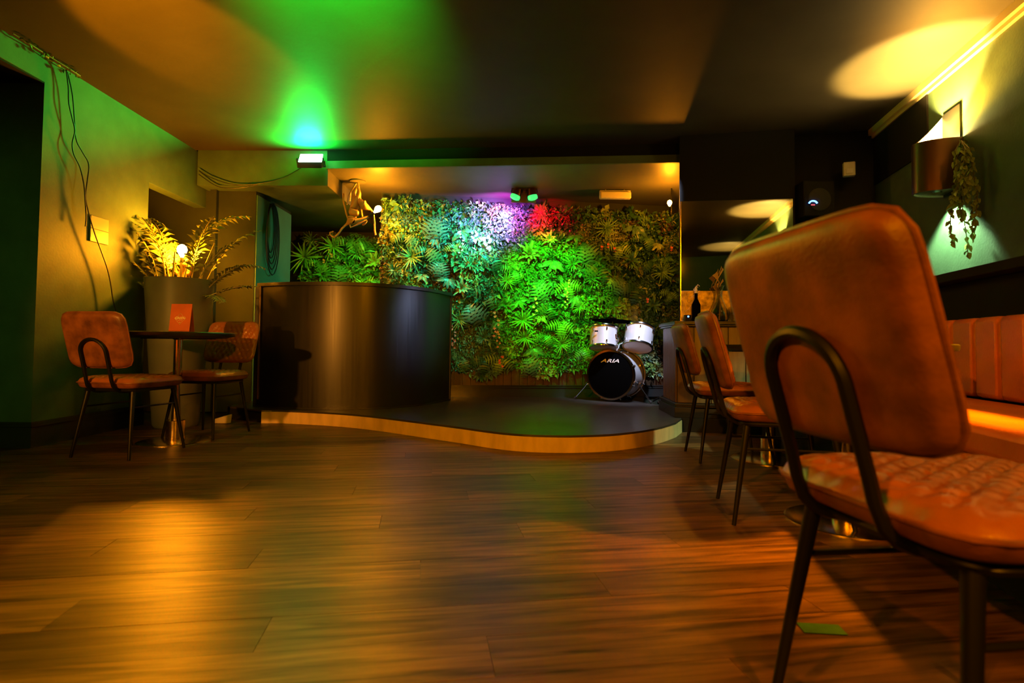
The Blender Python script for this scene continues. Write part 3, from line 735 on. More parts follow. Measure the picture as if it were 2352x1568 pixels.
def flower_mesh(seed, n, spread, m_):
    rr = random.Random(seed); mb = MB()
    for k in range(n):
        c = Vector((rr.uniform(-.03, .03), spread * (-.5 + k / max(1, n - 1)) if n > 1 else 0, rr.uniform(0, .03)))
        for q in range(5):
            a = q * 1.257 + rr.random(); d = Vector((math.cos(a), math.sin(a), .35)).normalized(); s = Vector((-math.sin(a), math.cos(a), 0)); r = rr.uniform(.013, .021)
            mb.add([c, c + d * r * .6 + s * r * .45, c + d * r * 1.1, c + d * r * .6 - s * r * .45], [(0, 1, 2, 3)])
    return mb.mesh('flower_spray', m_)
flw = [flower_mesh(1, 7, .26, 'flower_pink'), flower_mesh(2, 4, .10, 'flower'), flower_mesh(3, 6, .22, 'flower_cream'), flower_mesh(4, 2, .03, 'flower'), flower_mesh(5, 9, .12, 'flower_pink')]
def face_rot(N):     # local Z -> outward normal, local Y -> up
    N = Vector(N); Z = N.normalized(); Y = Vector((0, 0, 1)); X = Y.cross(Z).normalized(); return Matrix((X, Y, Z)).transposed()
# main wall: plane along BW
WN = Vector((bdir.y, -bdir.x, 0)); 
def on_wall(px, py, d=.1):
    a = Vector(ray(px, py)); o = BW(0) + WN * d; t = (o - Vector((0, 0, EYE))).dot(WN) / a.dot(WN); return Vector((0, 0, EYE)) + a * t
def uv(px, py): p = on_wall(px, py, 0); return (p - BW(0)).dot(bdir), p.z
u0, ztl = uv(884, 470); u1, ztr = uv(1600, 505); _, zbl = uv(1040, 845); _, zbr = uv(1500, 840)
def top_z(u):
    f = (u - u0) / (u1 - u0); return ztl + (ztr - ztl) * max(0, f) ** 1.1
def main_pt(rng):
    while True:
        u = rng.uniform(u0 - .03, u1); zt_2 = top_z(u) + .04 * math.sin(u * 17) * rng.random(); z = rng.uniform(zbl - .05 + .05 * math.sin(u * 9), zt_2)
        return u, z
lw = thing('living_wall', 'wide wall of mixed artificial foliage at the back of the stage', 'living wall', (BW0.x, BW0.y, .5))
org = BW(0)
mb = MB(); a, c = BW(u0), BW(u1); mb.add([(*(a + WN * .012)[:2], .56), (*(c + WN * .012)[:2], .56), (*(c + WN * .012)[:2], ztr - .05), (*(a + WN * .012)[:2], ztl - .05), (*a[:2], .56), (*c[:2], .56), (*c[:2], ztr - .05), (*a[:2], ztl - .05)],
      [(0, 1, 2, 3), (7, 6, 5, 4), (0, 4, 5, 1), (1, 5, 6, 2), (2, 6, 7, 3), (3, 7, 4, 0)])
rel(build(mb, 'backing_panel', LEAF[1], lw), lw)
rel(leaf_cloud('foliage', main_pt, 34000, (org, bdir, WN), lw, 11), lw)
rel(leaf_cloud('foliage_top_fringe', lambda r: ((lambda u: (u, top_z(u) + r.uniform(-.08, .05)))(r.uniform(u0, u1))), 2200, (org, bdir, WN), lw, 12), lw)
def plant_at(px, py, me, nm, scale=1.0, parent=None, d=.10, wall=None, rz=None):
    p = (wall or on_wall)(px, py, d); o = link(nm, me, parent); mt = face_rot(WN).to_4x4(); mt = Matrix.Translation(p - parent.location) @ mt @ Matrix.Rotation(rz if rz is not None else random.uniform(-.5, .5), 4, 'Z') @ Matrix.Scale(scale, 4)
    o.matrix_local = mt; return o
for px, py, k, s in ((945, 590, 1, 1.1), (1085, 607, 0, 1), (1240, 490, 0, 1), (1215, 580, 2, 1.1), (1262, 548, 2, .8), (1392, 525, 1, 1), (1450, 598, 0, 1.0), (1315, 605, 3, .9), (1165, 645, 1, .7), (1330, 705, 1, .6),
                     (1060, 660, 2, .9), (1110, 775, 3, .9), (1200, 735, 1, 1.0), (1160, 700, 0, .9), (1205, 775, 1, .9), (1055, 735, 1, .8), (1520, 625, 1, .9), (1360, 640, 3, .8), (905, 620, 3, .8),
                     (1500, 700, 0, .9), (990, 520, 3, .7), (1155, 500, 0, .7), (1556, 560, 0, .7), (1410, 700, 3, .7), (1290, 790, 1, .8)):
    plant_at(px, py, spk[k], 'spiky_plant', s, lw, .11)
for i, (px, py) in enumerate([(980, 570), (1010, 600), (1045, 560), (1130, 585), (1180, 620), (1230, 650), (1300, 650), (1375, 610), (1480, 545), (1430, 640), (1540, 670), (1260, 700), (1120, 670), (1075, 700), (1150, 820), (1115, 825), (1062, 820), (1210, 820), (1290, 740), (1390, 770), (1250, 770), (1340, 560), (1420, 560), (1500, 600), (930, 540), (1000, 500), (1340, 800), (1460, 660)]):
    plant_at(px, py, frn[i % 4], 'fern', random.uniform(.8, 1.2), lw, .10)
for i, (px, py) in enumerate([(1000, 548), (1060, 530), (1105, 545), (1270, 600), (1320, 540), (1400, 640), (1460, 520), (1190, 690), (1240, 725), (1320, 680), (1375, 680), (970, 630), (1030, 640), (1140, 740), (1510, 560), (1225, 800)]):
    plant_at(px, py, blf[i % 3], 'broad_leaf_plant', random.uniform(.8, 1.2), lw, .11)
for px, py, k, s in ((1140, 745, 0, 1), (1143, 775, 0, .8), (1148, 830, 1, 1), (1042, 770, 0, .8), (1228, 700, 2, 1), (1302, 660, 2, .8), (1300, 690, 2, .7), (1385, 570, 3, 1), (1400, 565, 3, 1), (1415, 573, 3, 1), (1545, 572, 3, 1), (1490, 690, 3, 1), (1120, 560, 4, 1.2), (1090, 545, 4, 1), (1060, 560, 0, .8), (1040, 790, 1, .8), (1240, 840, 2, .5)):
    plant_at(px, py, flw[k], 'flower_spray', s, lw, .15, rz=random.uniform(-.2, .2))
# low left wall in the recess
YL = 7.62
def on_left(px, py, d=.1): return P(px, py, YL - d)
xl0, xl1 = P(700, 600, YL).x, bw_l.x + .02
zl = P(780, 545, YL).z
lw2 = thing('living_wall', 'lower strip of dark foliage in the recess behind the curved booth', 'living wall', (xl0, YL, .3))
mb = MB(); mb.box(((xl0 + xl1) / 2, YL + .04, (zl + .114) / 2 + .03), (xl1 - xl0 - .1, .05, zl - .2)); rel(build(mb, 'backing_panel', LEAF[1], lw2), lw2)
def left_pt(rng):
    u = rng.uniform(0, xl1 - xl0); return u, rng.uniform(.8, zl + .03 * math.sin(u * 20))
ob = leaf_cloud('foliage', left_pt, 9500, (Vector((xl0, YL, 0)), Vector((1, 0, 0)), Vector((0, -1, 0))), lw2, 21); rel(ob, lw2)
for px, py, k, s in ((700, 590, 1, 1.5), (765, 565, 1, 1.2), (820, 580, 3, 1.1), (740, 630, 0, 1), (860, 600, 2, 1.1), (805, 625, 3, 1), (715, 550, 3, .9)):
    plant_at(px, py, spk[k], 'spiky_plant', s, lw2, .12, on_left)
for i, (px, py) in enumerate([(730, 600), (780, 610), (835, 640), (850, 560), (800, 550), (870, 640)]): plant_at(px, py, frn[i % 4], 'fern', 1.2, lw2, .11, on_left)
for px, py, k, s in ((760, 577, 3, 1), (765, 586, 3, 1), (747, 600, 3, 1)): plant_at(px, py, flw[k], 'flower_spray', s, lw2, .18, on_left)

# ================================================================== LIGHT FIXTURES
fl = thing('led_flood', 'glowing green LED floodlight on the front of the beam', 'light', FLOOD)
mb = MB(); tl = Matrix.Rotation(R_(28), 3, 'X')
mb.box((0, .0, -.03), (.235, .09, .09), tl); build(mb, 'housing', 'black_metal', fl, bevel=.006)
mb = MB(); e1 = P(690, 354, FLOOD.y - .06) - FLOOD; e2 = P(741, 354, FLOOD.y - .06) - FLOOD; e3 = P(738, 371, FLOOD.y - .06) - FLOOD; e4 = P(685, 371, FLOOD.y - .06) - FLOOD
mb.add([e1, e2, e3, e4] + [p + Vector((0, .012, 0)) for p in (e1, e2, e3, e4)], [(3, 2, 1, 0), (4, 5, 6, 7), (0, 1, 5, 4), (1, 2, 6, 5), (2, 3, 7, 6), (3, 0, 4, 7)]); build(mb, 'lens', 'flood_lens', fl)
mb = MB(); mb.tube([(-.13, 0, -.01), (-.13, .05, -.05), (.13, .05, -.05), (.13, 0, -.01)], .008, 6); build(mb, 'bracket', 'black_metal', fl, True)
# cable of the flood
mb = MB(); Yb_ = G(600, 345, CEIL).y - .012
mb.tube(spline([P(457, 392, Yb_), P(490, 410, Yb_), P(540, 424, Yb_), P(600, 421, Yb_), P(650, 408, Yb_), P(692, 385, Yb_)], 6), .004, 5)
tag(build(mb, 'cable', 'cable', None, True), 'thin dark cable sagging along the beam to the green floodlight', 'cable')
mb = MB(); mb.tube(spline([P(457, 400, Yb_), P(500, 428, Yb_ ), P(545, 432, Yb_ - .01), P(592, 424, Yb_)], 6), .004, 5)
tag(build(mb, 'cable', 'cable', None, True), 'second thin cable looping under the beam end', 'cable')
# par cans
pr = thing('stage_spotlights', 'bracket with two small green-lensed spotlights on the stage ceiling', 'light', (PAR.x, PAR.y, zs))
h_ = zs - P(1203, 455, PAR.y).z
mb = MB(); mb.box((0, .03, -.07), (.27, .015, .14)); mb.box((0, .0, -.005), (.27, .08, .01)); build(mb, 'bracket', 'copper', pr, bevel=.003)
for sx, dx, aim in ((-1, -.075, Vector((-.35, -.25, -.9))), (1, .085, Vector((.2, -.22, -.95)))):
    aim = Vector((aim.x, .06, aim.z)); ax = aim.normalized(); c0 = Vector((dx, -.04, -h_ + .05))
    mb = MB(); mb.lathe([(.02, -.05), (.035, -.045), (.05, .0), (.055, .03)], c0, ax, 20); can = build(mb, 'can', 'copper', pr, True)
    mb = MB(); mb.lathe([(.048, .028), (.055, .045), (.052, .07), (.03, .08), (0, .082)], c0, ax, 20); build(mb, 'lens', 'par_lens', pr, True, label='green glowing lens')
    mb = MB(); mb.tube([c0 + Vector((-.06, 0, 0)), c0 + Vector((-.05, .04, .09)), c0 + Vector((.05, .04, .09)), c0 + Vector((.06, 0, 0))], .005, 5); build(mb, 'yoke', 'black_metal', pr, True)
# emergency light
q_ = P(1413, 449, 6.05); el = thing('emergency_light', 'slim cream bulkhead light above the plant wall', 'light', q_)
mb = MB(); mb.box((0, 0, 0), (.335, .07, .075)); build(mb, 'diffuser', 'plastic', el, bevel=.012)
mb = MB(); mb.box((0, .02, .045), (.33, .05, .02)); mb.tube([(-.1, .02, .05), (-.1, .02, zs - q_.z)], .006, 6); mb.tube([(.1, .02, .05), (.1, .02, zs - q_.z)], .006, 6); build(mb, 'back_plate', 'plastic', el)

# wall sconces
def sconce(Y, label):
    b0 = WR(Y); t = thing('wall_sconce', label, 'lamp', (b0.x, b0.y, 1.72), math.atan2(-.192, .981) + math.pi)   # local +X points into the room
    mb = MB(); mb.box((.006, 0, .27), (.012, .2, .56)); build(mb, 'back_plate', 'black_metal', t)
    n = 24; vs = []; inner = []
    for i in range(n + 1):
        a = -90 + 180 * i / n; x = .24 * math.cos(R_(a)) ** .8 if abs(a) < 90 else 0; y = .115 * math.sin(R_(a))
        f = i / n            # local -Y is the far side
        zt2 = .33 + .22 * max(0, 1 - (x / .24)) ** 1.3 * (1 if y < 0 else 0) 
        vs.append((x, y, zt2))
    mb = MB()
    for (sc, fl_) in ((1, 1), (.95, -1)):
        k = len(mb.v); pts_ = []
        for x, y, z in vs: pts_ += [(x * sc, y * sc, 0), (x * sc, y * sc, z)]
        fs = [(2 * i, 2 * i + 2, 2 * i + 3, 2 * i + 1) if fl_ > 0 else (2 * i + 1, 2 * i + 3, 2 * i + 2, 2 * i) for i in range(n)]
        mb.add(pts_, fs)
    k = 2 * (n + 1)
    mb.f += [(2 * i + 1, 2 * i + 3, k + 2 * i + 3, k + 2 * i + 1) for i in range(n)] + [(2 * i, k + 2 * i, k + 2 * i + 2, 2 * i + 2) for i in range(n)]; mb.m += [0] * (2 * n)
    mb.m = [0] * n + [1] * n + [0] * (2 * n); build(mb, 'shade', ['copper', 'enamel'], t, True)
    mb = MB(); mb.lathe([(.02, .17), (.03, .2), (.03, .25), (.0, .27)], (.10, 0, 0), (0, 0, 1), 16); build(mb, 'bulb', 'bulb', t, True)
    mb = MB(); pl_ = [(x * .94, y * .94) for x, y, z in vs]; mb.prism(pl_, .012, .02); build(mb, 'bottom_plate', 'copper', t)
    mb = MB(); mb.lathe([(.03, .011), (.03, .0), (0, -.002)], (.10, 0, 0), (0, 0, -1) if 0 else (0, 0, 1), 16); build(mb, 'lower_lens', 'glass', t, True)
    mt = Matrix.Translation(t.location) @ Matrix.Rotation(t.rotation_euler.z, 4, 'Z')
    return t, mt
s1, mt = sconce(3.66, 'half-round metal wall sconce with ivy hanging beside it')
light('SPOT', mt @ Vector((.11, 0, .30)), 420, (1.0, .62, .13), mt @ Vector((.16, .0, 1.5)), 92, .25, .03)
light('SPOT', mt @ Vector((.08, .06, .36)), 200, (1.0, .40, .02), mt @ Vector((.0, .35, 1.0)), 120, .8, .03)
light('SPOT', mt @ Vector((.10, .0, -.03)), 110, (.62, 1.0, .52), mt @ Vector((.10, 0, -1)), 110, .35, .03)
light('POINT', mt @ Vector((.11, 0, .31)), 40, (1.0, .65, .2), radius=.03)
s2, mt2 = sconce(1.75, 'half-round metal wall sconce on the right wall nearest the camera, outside the frame')
light('SPOT', mt2 @ Vector((.11, 0, .30)), 380, (1.0, .62, .13), mt2 @ Vector((.16, 0, 1.5)), 92, .25, .03)
light('SPOT', mt2 @ Vector((.13, .05, .36)), 25, (1.0, .42, .02), mt2 @ Vector((.2, .2, 1.5)), 150, .8, .03)
light('SPOT', mt2 @ Vector((.16, .0, -.04)), 420, AMBER, (1.05, 2.0, 0), 42, .8, .03)
s3, mt3 = sconce(-1.1, 'half-round metal wall sconce on the right wall behind the camera, outside the frame')
light('SPOT', mt3 @ Vector((.11, 0, .30)), 130, (1.0, .62, .13), mt3 @ Vector((.16, 0, 1.5)), 92, .25, .03)
light('SPOT', mt2 @ Vector((.11, 0, -.03)), 900, AMBER, mt2 @ Vector((.22, 0, -1)), 84, .8, .05)

# ================================================================== TRAILING IVY
iv = thing('trailing_ivy', 'variegated ivy trailing down the right wall beside the sconce', 'plant', mt @ Vector((.16, .10, .36)))
ivr = iv.location
lfm = MB(); lfm.add([(0, 0, 0), (-.014, .012, .003), (-.010, .026, .002), (0, .040, -.003), (.010, .026, .002), (.014, .012, .003), (0, .015, -.002)], [(0, 6, 1), (1, 6, 2), (2, 6, 3), (3, 6, 4), (4, 6, 5), (5, 6, 0)])
lfm = lfm.mesh('leaf', 'ivy')
VN = [(2190, 330, 560, 3.45), (2205, 325, 500, 3.42), (2216, 330, 590, 3.44), (2228, 335, 545, 3.40), (2238, 340, 520, 3.38), (2198, 335, 470, 3.36), (2226, 330, 460, 3.34), (2212, 335, 440, 3.32)]
nl_ = 0
for i, (px, y0, y1, Y) in enumerate(VN):
    rr = random.Random(50 + i); n = 12; pts = []
    p0 = P(2208, 322, 3.5) - ivr
    for k in range(n + 1):
        f = k / n; q = P(px + 7 * math.sin(f * 6 + i), y0 + (y1 - y0) * f, Y) - ivr; pts.append(q if k else p0)
    mb = MB(); mb.tube(pts, .0025, 4); v = build(mb, 'vine', 'vine', iv, True)
    for k in range(34):
        f = (k + rr.random()) / 34 * n; j = min(int(f), n - 1); p = pts[j].lerp(pts[j + 1], f - j)
        o = link('leaf', lfm, v, p, (rr.uniform(-1.9, -.6), rr.uniform(-.6, .6), rr.uniform(0, 6.28))); s_ = rr.uniform(.8, 1.35); o.scale = (s_,) * 3

# ================================================================== BANQUETTE
bq = thing('banquette', 'orange leather banquette with channelled back along the right wall', 'banquette', WR(2.2, .6))
def Q(o_, Y): return WR(Y, o_)
yA, yB = .7, 4.3
def slab(off0, off1, z0, z1, ya, yb_): a, b_, c, d = Q(off0, ya), Q(off0, yb_), Q(off1, yb_), Q(off1, ya); m_ = MB(); m_.prism([a[:2], b_[:2], c[:2], d[:2]], z0, z1); return m_
k = 0; y = yA
while y < yB - .05:
    rel(build(slab(.62, .47, .49, .835, y + .002, y + .163), 'back_channel', 'orange_leather', bq, True, bevel=.022), bq); y += .165
rel(build(slab(1.13, .60, .385, .485, yA, yB), 'seat_cushion', 'orange_leather', bq, True, bevel=.028), bq)
rel(build(slab(1.12, .47, .33, .384, yA, yB), 'seat_rail', 'black_wood', bq), bq)
rel(build(slab(1.04, .47, 0, .33, yA + .02, yB - .02), 'plinth', 'wall_black', bq), bq)
mb = slab(.462, 0.001, 0.001, 1.03, yA, yB + .05); a = build(mb, 'ledge_cabinet', 'wall_black', None, bevel=.004); tag(a, 'black boxed ledge along the right wall behind the banquette', 'ledge')
mb = slab(.55, 0.001, 1.031, 1.075, yA, yB + .07); a = build(mb, 'ledge_shelf', 'wall_black', None, bevel=.004); tag(a, 'black shelf top running along the right wall above the banquette', 'shelf')

# ================================================================== BAR COUNTER
ba = thing('bar_counter', 'panelled wooden counter below the mirror with dark moulded top', 'counter', (bar_c1.x, bar_c1.y, 0))
c1 = Vector((bar_c1.x + .02, bar_c1.y + .03, 0)); c2 = Vector((bar_c2.x + .02, bar_c2.y, 0)); c3 = c1 + mdir * 1.30
zt3 = .915
def off_poly(d): return [(c2 + Vector((-d, d * .2, 0)))[:2], (c1 + Vector((-d * .7, -d, 0)))[:2], (c3 + Vector((0, -d, 0)))[:2], MW((c3 - M0).dot(mdir), .015)[:2], MW(-.02, .015)[:2], (M0.x - .03, c2.y + .05)]
mb = MB(); mb.prism(off_poly(0), 0.115, zt3 - .04); rel(build(mb, 'carcass', 'black_wood', ba), ba)
mb = MB(); mb.prism(off_poly(.05), zt3 - .03, zt3); mb.prism(off_poly(.035), zt3 - .045, zt3 - .03); rel(build(mb, 'counter_top', 'black_wood', ba, bevel=.004), ba)
mb = MB()
pf = [(c1 + Vector((-.035, -.05, 0))), (c3 + Vector((0, -.05, 0)))]
mb.prism([pf[0][:2], pf[1][:2], (c3.x, c3.y + .2), (c1.x + .0, c1.y + .06)], 0, .114); mb.prism(off_poly(.05), .115, .20); mb.prism(off_poly(.035), .20, .215); mb.prism(off_poly(.045), .215, .232); rel(build(mb, 'skirting', 'black_wood', ba, bevel=.003), ba)
side = (c2 - c1); sl = side.length; sd_ = side.normalized(); sn = Vector((-sd_.y, sd_.x, 0)); 
if sn.x > 0: sn = -sn
nb = max(3, int(sl / .055)); 
for k in range(nb):
    a = c1 + sd_ * (sl * k / nb + .004); b_ = c1 + sd_ * (sl * (k + 1) / nb - .004)
    mb = MB(); mb.prism([a[:2], b_[:2], (b_ + sn * .012)[:2], (a + sn * .012)[:2]], .235, zt3 - .05); rel(build(mb, 'side_board', 'board', ba, bevel=.003), ba)
k = 0; t = .004
while t < 1.26:
    a = c1 + mdir * t; b_ = c1 + mdir * (t + .128); mb = MB(); mb.prism([(a + mnor * .014)[:2], (b_ + mnor * .014)[:2], b_[:2], a[:2]], .235, zt3 - .05); rel(build(mb, 'board', 'board' if t < .1 else 'board_pale', ba, bevel=.004), ba); t += .135  # front boards beyond the first are a paler tan
# mirror
mi = thing('wall_mirror', 'large frameless mirror with etched geometric corner above the counter', 'mirror', (M0.x, M0.y, zt3))
mb = MB(); a, b_ = MW(0, .001), MW(mlen, .001); c, d = MW(mlen, .010), MW(0, .010)
mtr = P(1820, 457, MW(mlen).y).z
mb.add([(d.x, d.y, zt3), (c.x, c.y, zt3), (c.x, c.y, mtr), (d.x, d.y, mtopz), (a.x, a.y, zt3), (b_.x, b_.y, zt3), (b_.x, b_.y, mtr), (a.x, a.y, mtopz)],
       [(0, 1, 2, 3), (7, 6, 5, 4), (0, 4, 5, 1), (1, 5, 6, 2), (2, 6, 7, 3), (3, 7, 4, 0)]); rel(build(mb, 'glass_sheet', 'mirror', mi), mi)
mb = MB(); mb.prism([MW(-.006, .012)[:2], MW(.0, .012)[:2], MW(.0, .0)[:2], MW(-.006, .0)[:2]], zt3, mtopz); rel(build(mb, 'edge_strip', 'brass', mi, label='thin brass edge strip'), mi)
mb = MB()
def et(pts, r=.0016): mb.tube([MW(x, .019, z) for x, z in pts], r, 4)
z0 = zt3 + .012
for o_ in (.012, .022, .034): et([(o_, z0), (o_, z0 + .26)])
et([(.0, z0 + .19), (.018, z0 + .2), (.0, z0 + .215)])
et([(.06, z0 + .25), (.06, z0 + .225), (.045, z0 + .225), (.045, z0 + .165), (.058, z0 + .165), (.058, z0 + .15), (.085, z0 + .15)])
et([(.07, z0 + .24), (.055, z0 + .215), (.055, z0 + .175), (.07, z0 + .158), (.09, z0 + .158), (.12, z0 + .20)])
et([(.15, z0 + .255), (.075, z0 + .2), (.12, z0 + .165), (.03, z0 + .075), (.10, z0 + .0)])
et([(.16, z0 + .245), (.09, z0 + .2), (.135, z0 + .165), (.045, z0 + .075), (.115, z0 + .0)])
et([(.06, z0 + .005), (.06, z0 + .02), (.08, z0 + .02), (.08, z0 + .035), (.12, z0 + .035)]); et([(.0, z0), (mlen * .6, z0)], .003); et([(0, z0 + .265), (.16, z0 + .265)], .0012)
rel(build(mb, 'etched_pattern', 'etch', mi), mi)
mb = MB(); mb.prism([MW(.001, .0175)[:2], MW(.46, .0175)[:2], MW(.46, .0115)[:2], MW(.001, .0115)[:2]], zt3 + .001, zt3 + .275); rel(build(mb, 'gilded_strip', 'gilt', mi, label='gold etched strip along the bottom'), mi)
# things standing on the counter
def lathe_thing(name, label, cat, prof, pos, m_, n=24, group=None):
    t = MB(); t.lathe(prof, (0, 0, 0), (0, 0, 1), n); o = build(t, name, m_, None, True, 50); o.location = pos; return tag(o, label, cat, group)
gp = MW(.30, .12, zt3 + .001)
lathe_thing('glass_carafe', 'clear glass carafe with flared neck on the counter by the mirror', 'carafe', [(.0, 0), (.07, .0), (.082, .03), (.07, .10), (.028, .20), (.024, .26), (.045, .31), (.042, .31), (.021, .26), (.024, .20), (.066, .10), (.078, .03), (.065, .006), (0, .006)], gp, 'glass')
lathe_thing('tall_glass', 'tall straight drinking glass standing right of the carafe', 'glass', [(.0, 0), (.03, .0), (.038, .15), (.035, .15), (.028, .006), (0, .006)], MW(.43, .12, zt3 + .001), 'glass', group='glassware on the counter')
lathe_thing('tumbler', 'short glass tumbler left of the carafe', 'glass', [(.0, 0), (.034, .0), (.038, .085), (.035, .085), (.031, .006), (0, .006)], MW(.19, .13, zt3 + .001), 'glass', group='glassware on the counter')
bt = thing('spirit_bottle', 'dark bottle with pale pourer cap near the mirror edge', 'bottle', MW(.12, .07, zt3 + .001))
mb = MB(); mb.lathe([(.0, 0), (.034, .0), (.036, .01), (.036, .15), (.013, .20), (.013, .25)], n=20); build(mb, 'bottle_body', 'head_black', bt, True)
mb = MB(); mb.lathe([(.014, .25), (.014, .275), (.009, .28), (.009, .30), (.0, .302)], n=14); mb.tube([(0, 0, .30), (.015, 0, .325), (.03, 0, .31)], .004, 5); build(mb, 'pourer_cap', 'white', bt, True)
t = MB(); t.tube(spline([Vector((0, 0, 0)), Vector((.01, 0, .16)), Vector((-.03, 0, .30)), Vector((.03, .0, .42))], 5), [.004] * 16, 5)
for k in range(16):
    z = .16 + k * .016; t.add([(0, 0, z), (.05 * math.sin(k), .02, z + .05), (.03 * math.sin(k) + .01, .02, z + .07)], [(0, 1, 2)])
o = build(t, 'dried_stem', 'rope', None); o.location = gp + Vector((.0, 0, .012)); tag(o, 'dried feathery stem standing in the glass carafe', 'stem')
t = MB(); t.box((0, 0, .03), (.06, .04, .06)); o = thing('card_reader', 'small dark gadget with blue light on the counter', 'gadget', MW(.045, .10, zt3 + .001)); build(t, 'case', 'black_metal', o, bevel=.006)
t = MB(); t.ball((0, -.022, .045), .008); build(t, 'indicator_light', 'led_blue', o, True)

# speaker with blue arc
sp = MW(mlen + .12, .02); q_ = P(1865, 470, sp.y)
spk_ = thing('wall_speaker', 'black box hung right of the mirror with a glowing blue arc', 'speaker', (q_.x + .03, sp.y, q_.z))
mb = MB(); mb.box((0, .02, .04), (.26, .16, .30)); build(mb, 'cabinet', 'wall_black', spk_, bevel=.01)
mb = MB(); mb.lathe([(.095, 0), (.095, .008), (.085, .012), (.02, .004), (0, .01)], (0, -.06, .03), (0, -1, 0), 28); build(mb, 'cone', 'rubber', spk_, True)
mb = MB(); mb.tube([(-.06 + .035 * math.cos(R_(a)), -.075, -.015 + .028 * math.sin(R_(a))) for a in range(15, 175, 10)], .007, 6); build(mb, 'light_arc', 'led_blue', spk_, True, label='glowing blue arc')
mb = MB(); mb.box((-.06, -.073, -.02), (.03, .006, .006)); build(mb, 'indicator_light', 'led_red', spk_)
mb = MB(); mb.box((0, .12, .04), (.1, .06, .12)); mb.box((.0, .16, .04), (.16, .02, .2)); build(mb, 'wall_bracket', 'black_metal', spk_)
# sensor box on the right wall
q_ = P(1950, 389, 4.72); sn_ = thing('alarm_sensor', 'small cream alarm sensor box high in the right corner', 'sensor', q_, R_(-20))
mb = MB(); mb.box((0, 0, 0), (.09, .05, .12)); build(mb, 'casing', 'plastic', sn_, bevel=.008)
mb = MB(); mb.box((-.0, -.028, -.02), (.05, .006, .04)); build(mb, 'lens_window', 'white', sn_)

# ================================================================== DRUM KIT
YD = 6.0; bc = P(1401, 863, YD); axd = Vector((.50, .866, 0)).normalized(); RB = .262
bc.z = .114 + RB + .022
kit = thing('drum_kit', 'silver drum kit with black front head standing on the stage', 'drum kit', (bc.x, bc.y, .114))
o_ = bc - kit.location
LD = .40
mb = MB(); mb.lathe([(RB - .012, .03), (RB - .012, LD - .03)], o_, axd, 56, caps=False); build(mb, 'bass_shell', 'drum', kit, True)
def hoop(mb, o, ax, r, t, h0, h1, n=56): mb.lathe([(r - t, h0), (r + .004, h0), (r + .006, (h0 + h1) / 2), (r + .004, h1), (r - t, h1), (r - t, h0)], o, ax, n, caps=False)
mb = MB(); hoop(mb, o_, axd, RB, .016, 0, .035); build(mb, 'bass_hoop', 'chrome', kit, True)
mb = MB(); hoop(mb, o_, axd, RB, .016, LD - .035, LD); build(mb, 'bass_hoop', 'drum', kit, True)
mb = MB(); hoop(mb, o_, axd, RB - .004, .012, .04, .047); hoop(mb, o_, axd, RB - .004, .012, LD - .052, LD - .045); build(mb, 'bass_rim_line', 'cable', kit, True)
mb = MB(); mb.lathe([(RB - .014, .012), (RB - .03, .004), (0, .001)], o_, axd, 56, caps=False)
head = build(mb, 'bass_head', 'head_black', kit, True)
mb = MB(); mb.lathe([(RB - .014, LD - .012), (0, LD - .005)], o_, axd, 40, caps=False); build(mb, 'rear_head', 'head_clear', kit, True)
tm = text_mesh('ARIA', .082, .0012, .32, .0012); tm.materials.append(M['white'])
mt_ = face_rot(-axd).to_4x4(); lg = link('maker_lettering', tm, head); sdx = face_rot(-axd) @ Vector((0, .148, .004)); lg.matrix_local = Matrix.Translation(o_ + sdx) @ mt_ @ Matrix.Diagonal((1.12, .62, 1, 1))
def around(o, ax, r, a, h):   # point at angle a (0 = up) round the axis
    q = ax.to_track_quat('Z', 'Y').to_matrix(); up = Vector((0, 0, 1)) - ax * ax.z; up.normalize(); sd2 = ax.cross(up)
    d = up * math.cos(a) + sd2 * math.sin(a); return o + ax * h + d * r, d
for k in range(8):
    for h, hx in ((.09, .03), (LD - .09, LD - .03)):
        p, d = around(o_, axd, RB - .008, k * math.pi / 4 + .39, h); mb = MB(); mb.tube([p - axd * .02, p + axd * .02], .009, 8); p2, _ = around(o_, axd, RB + .012, k * math.pi / 4 + .39, hx); mb.tube([p, p2 + d * .004], .003, 5); mb.tube([p2 - d * .012, p2 + d * .01], .006, 6); build(mb, 'lug', 'chrome', kit, True)
for sgn, a in ((1, 1.9), (-1, -1.9)):
    p, d = around(o_, axd, RB - .01, a, .10); ft = Vector((p.x + d.x * .20 - axd.x * .05, p.y + d.y * .2 - axd.y * .05, .012))
    mb = MB(); mb.tube([p, p + d * .03], .02, 8); mb.tube([p + d * .03 + Vector((0, 0, .03)), p.lerp(ft, .45) + Vector((0, 0, .02)), ft], [.009, .008, .007], 8); lgq = build(mb, 'leg', 'chrome', kit, True)
    mb = MB(); mb.tube([ft + (p - ft).normalized() * .03, ft], .011, 8); build(mb, 'rubber_foot', 'rubber', lgq, True)
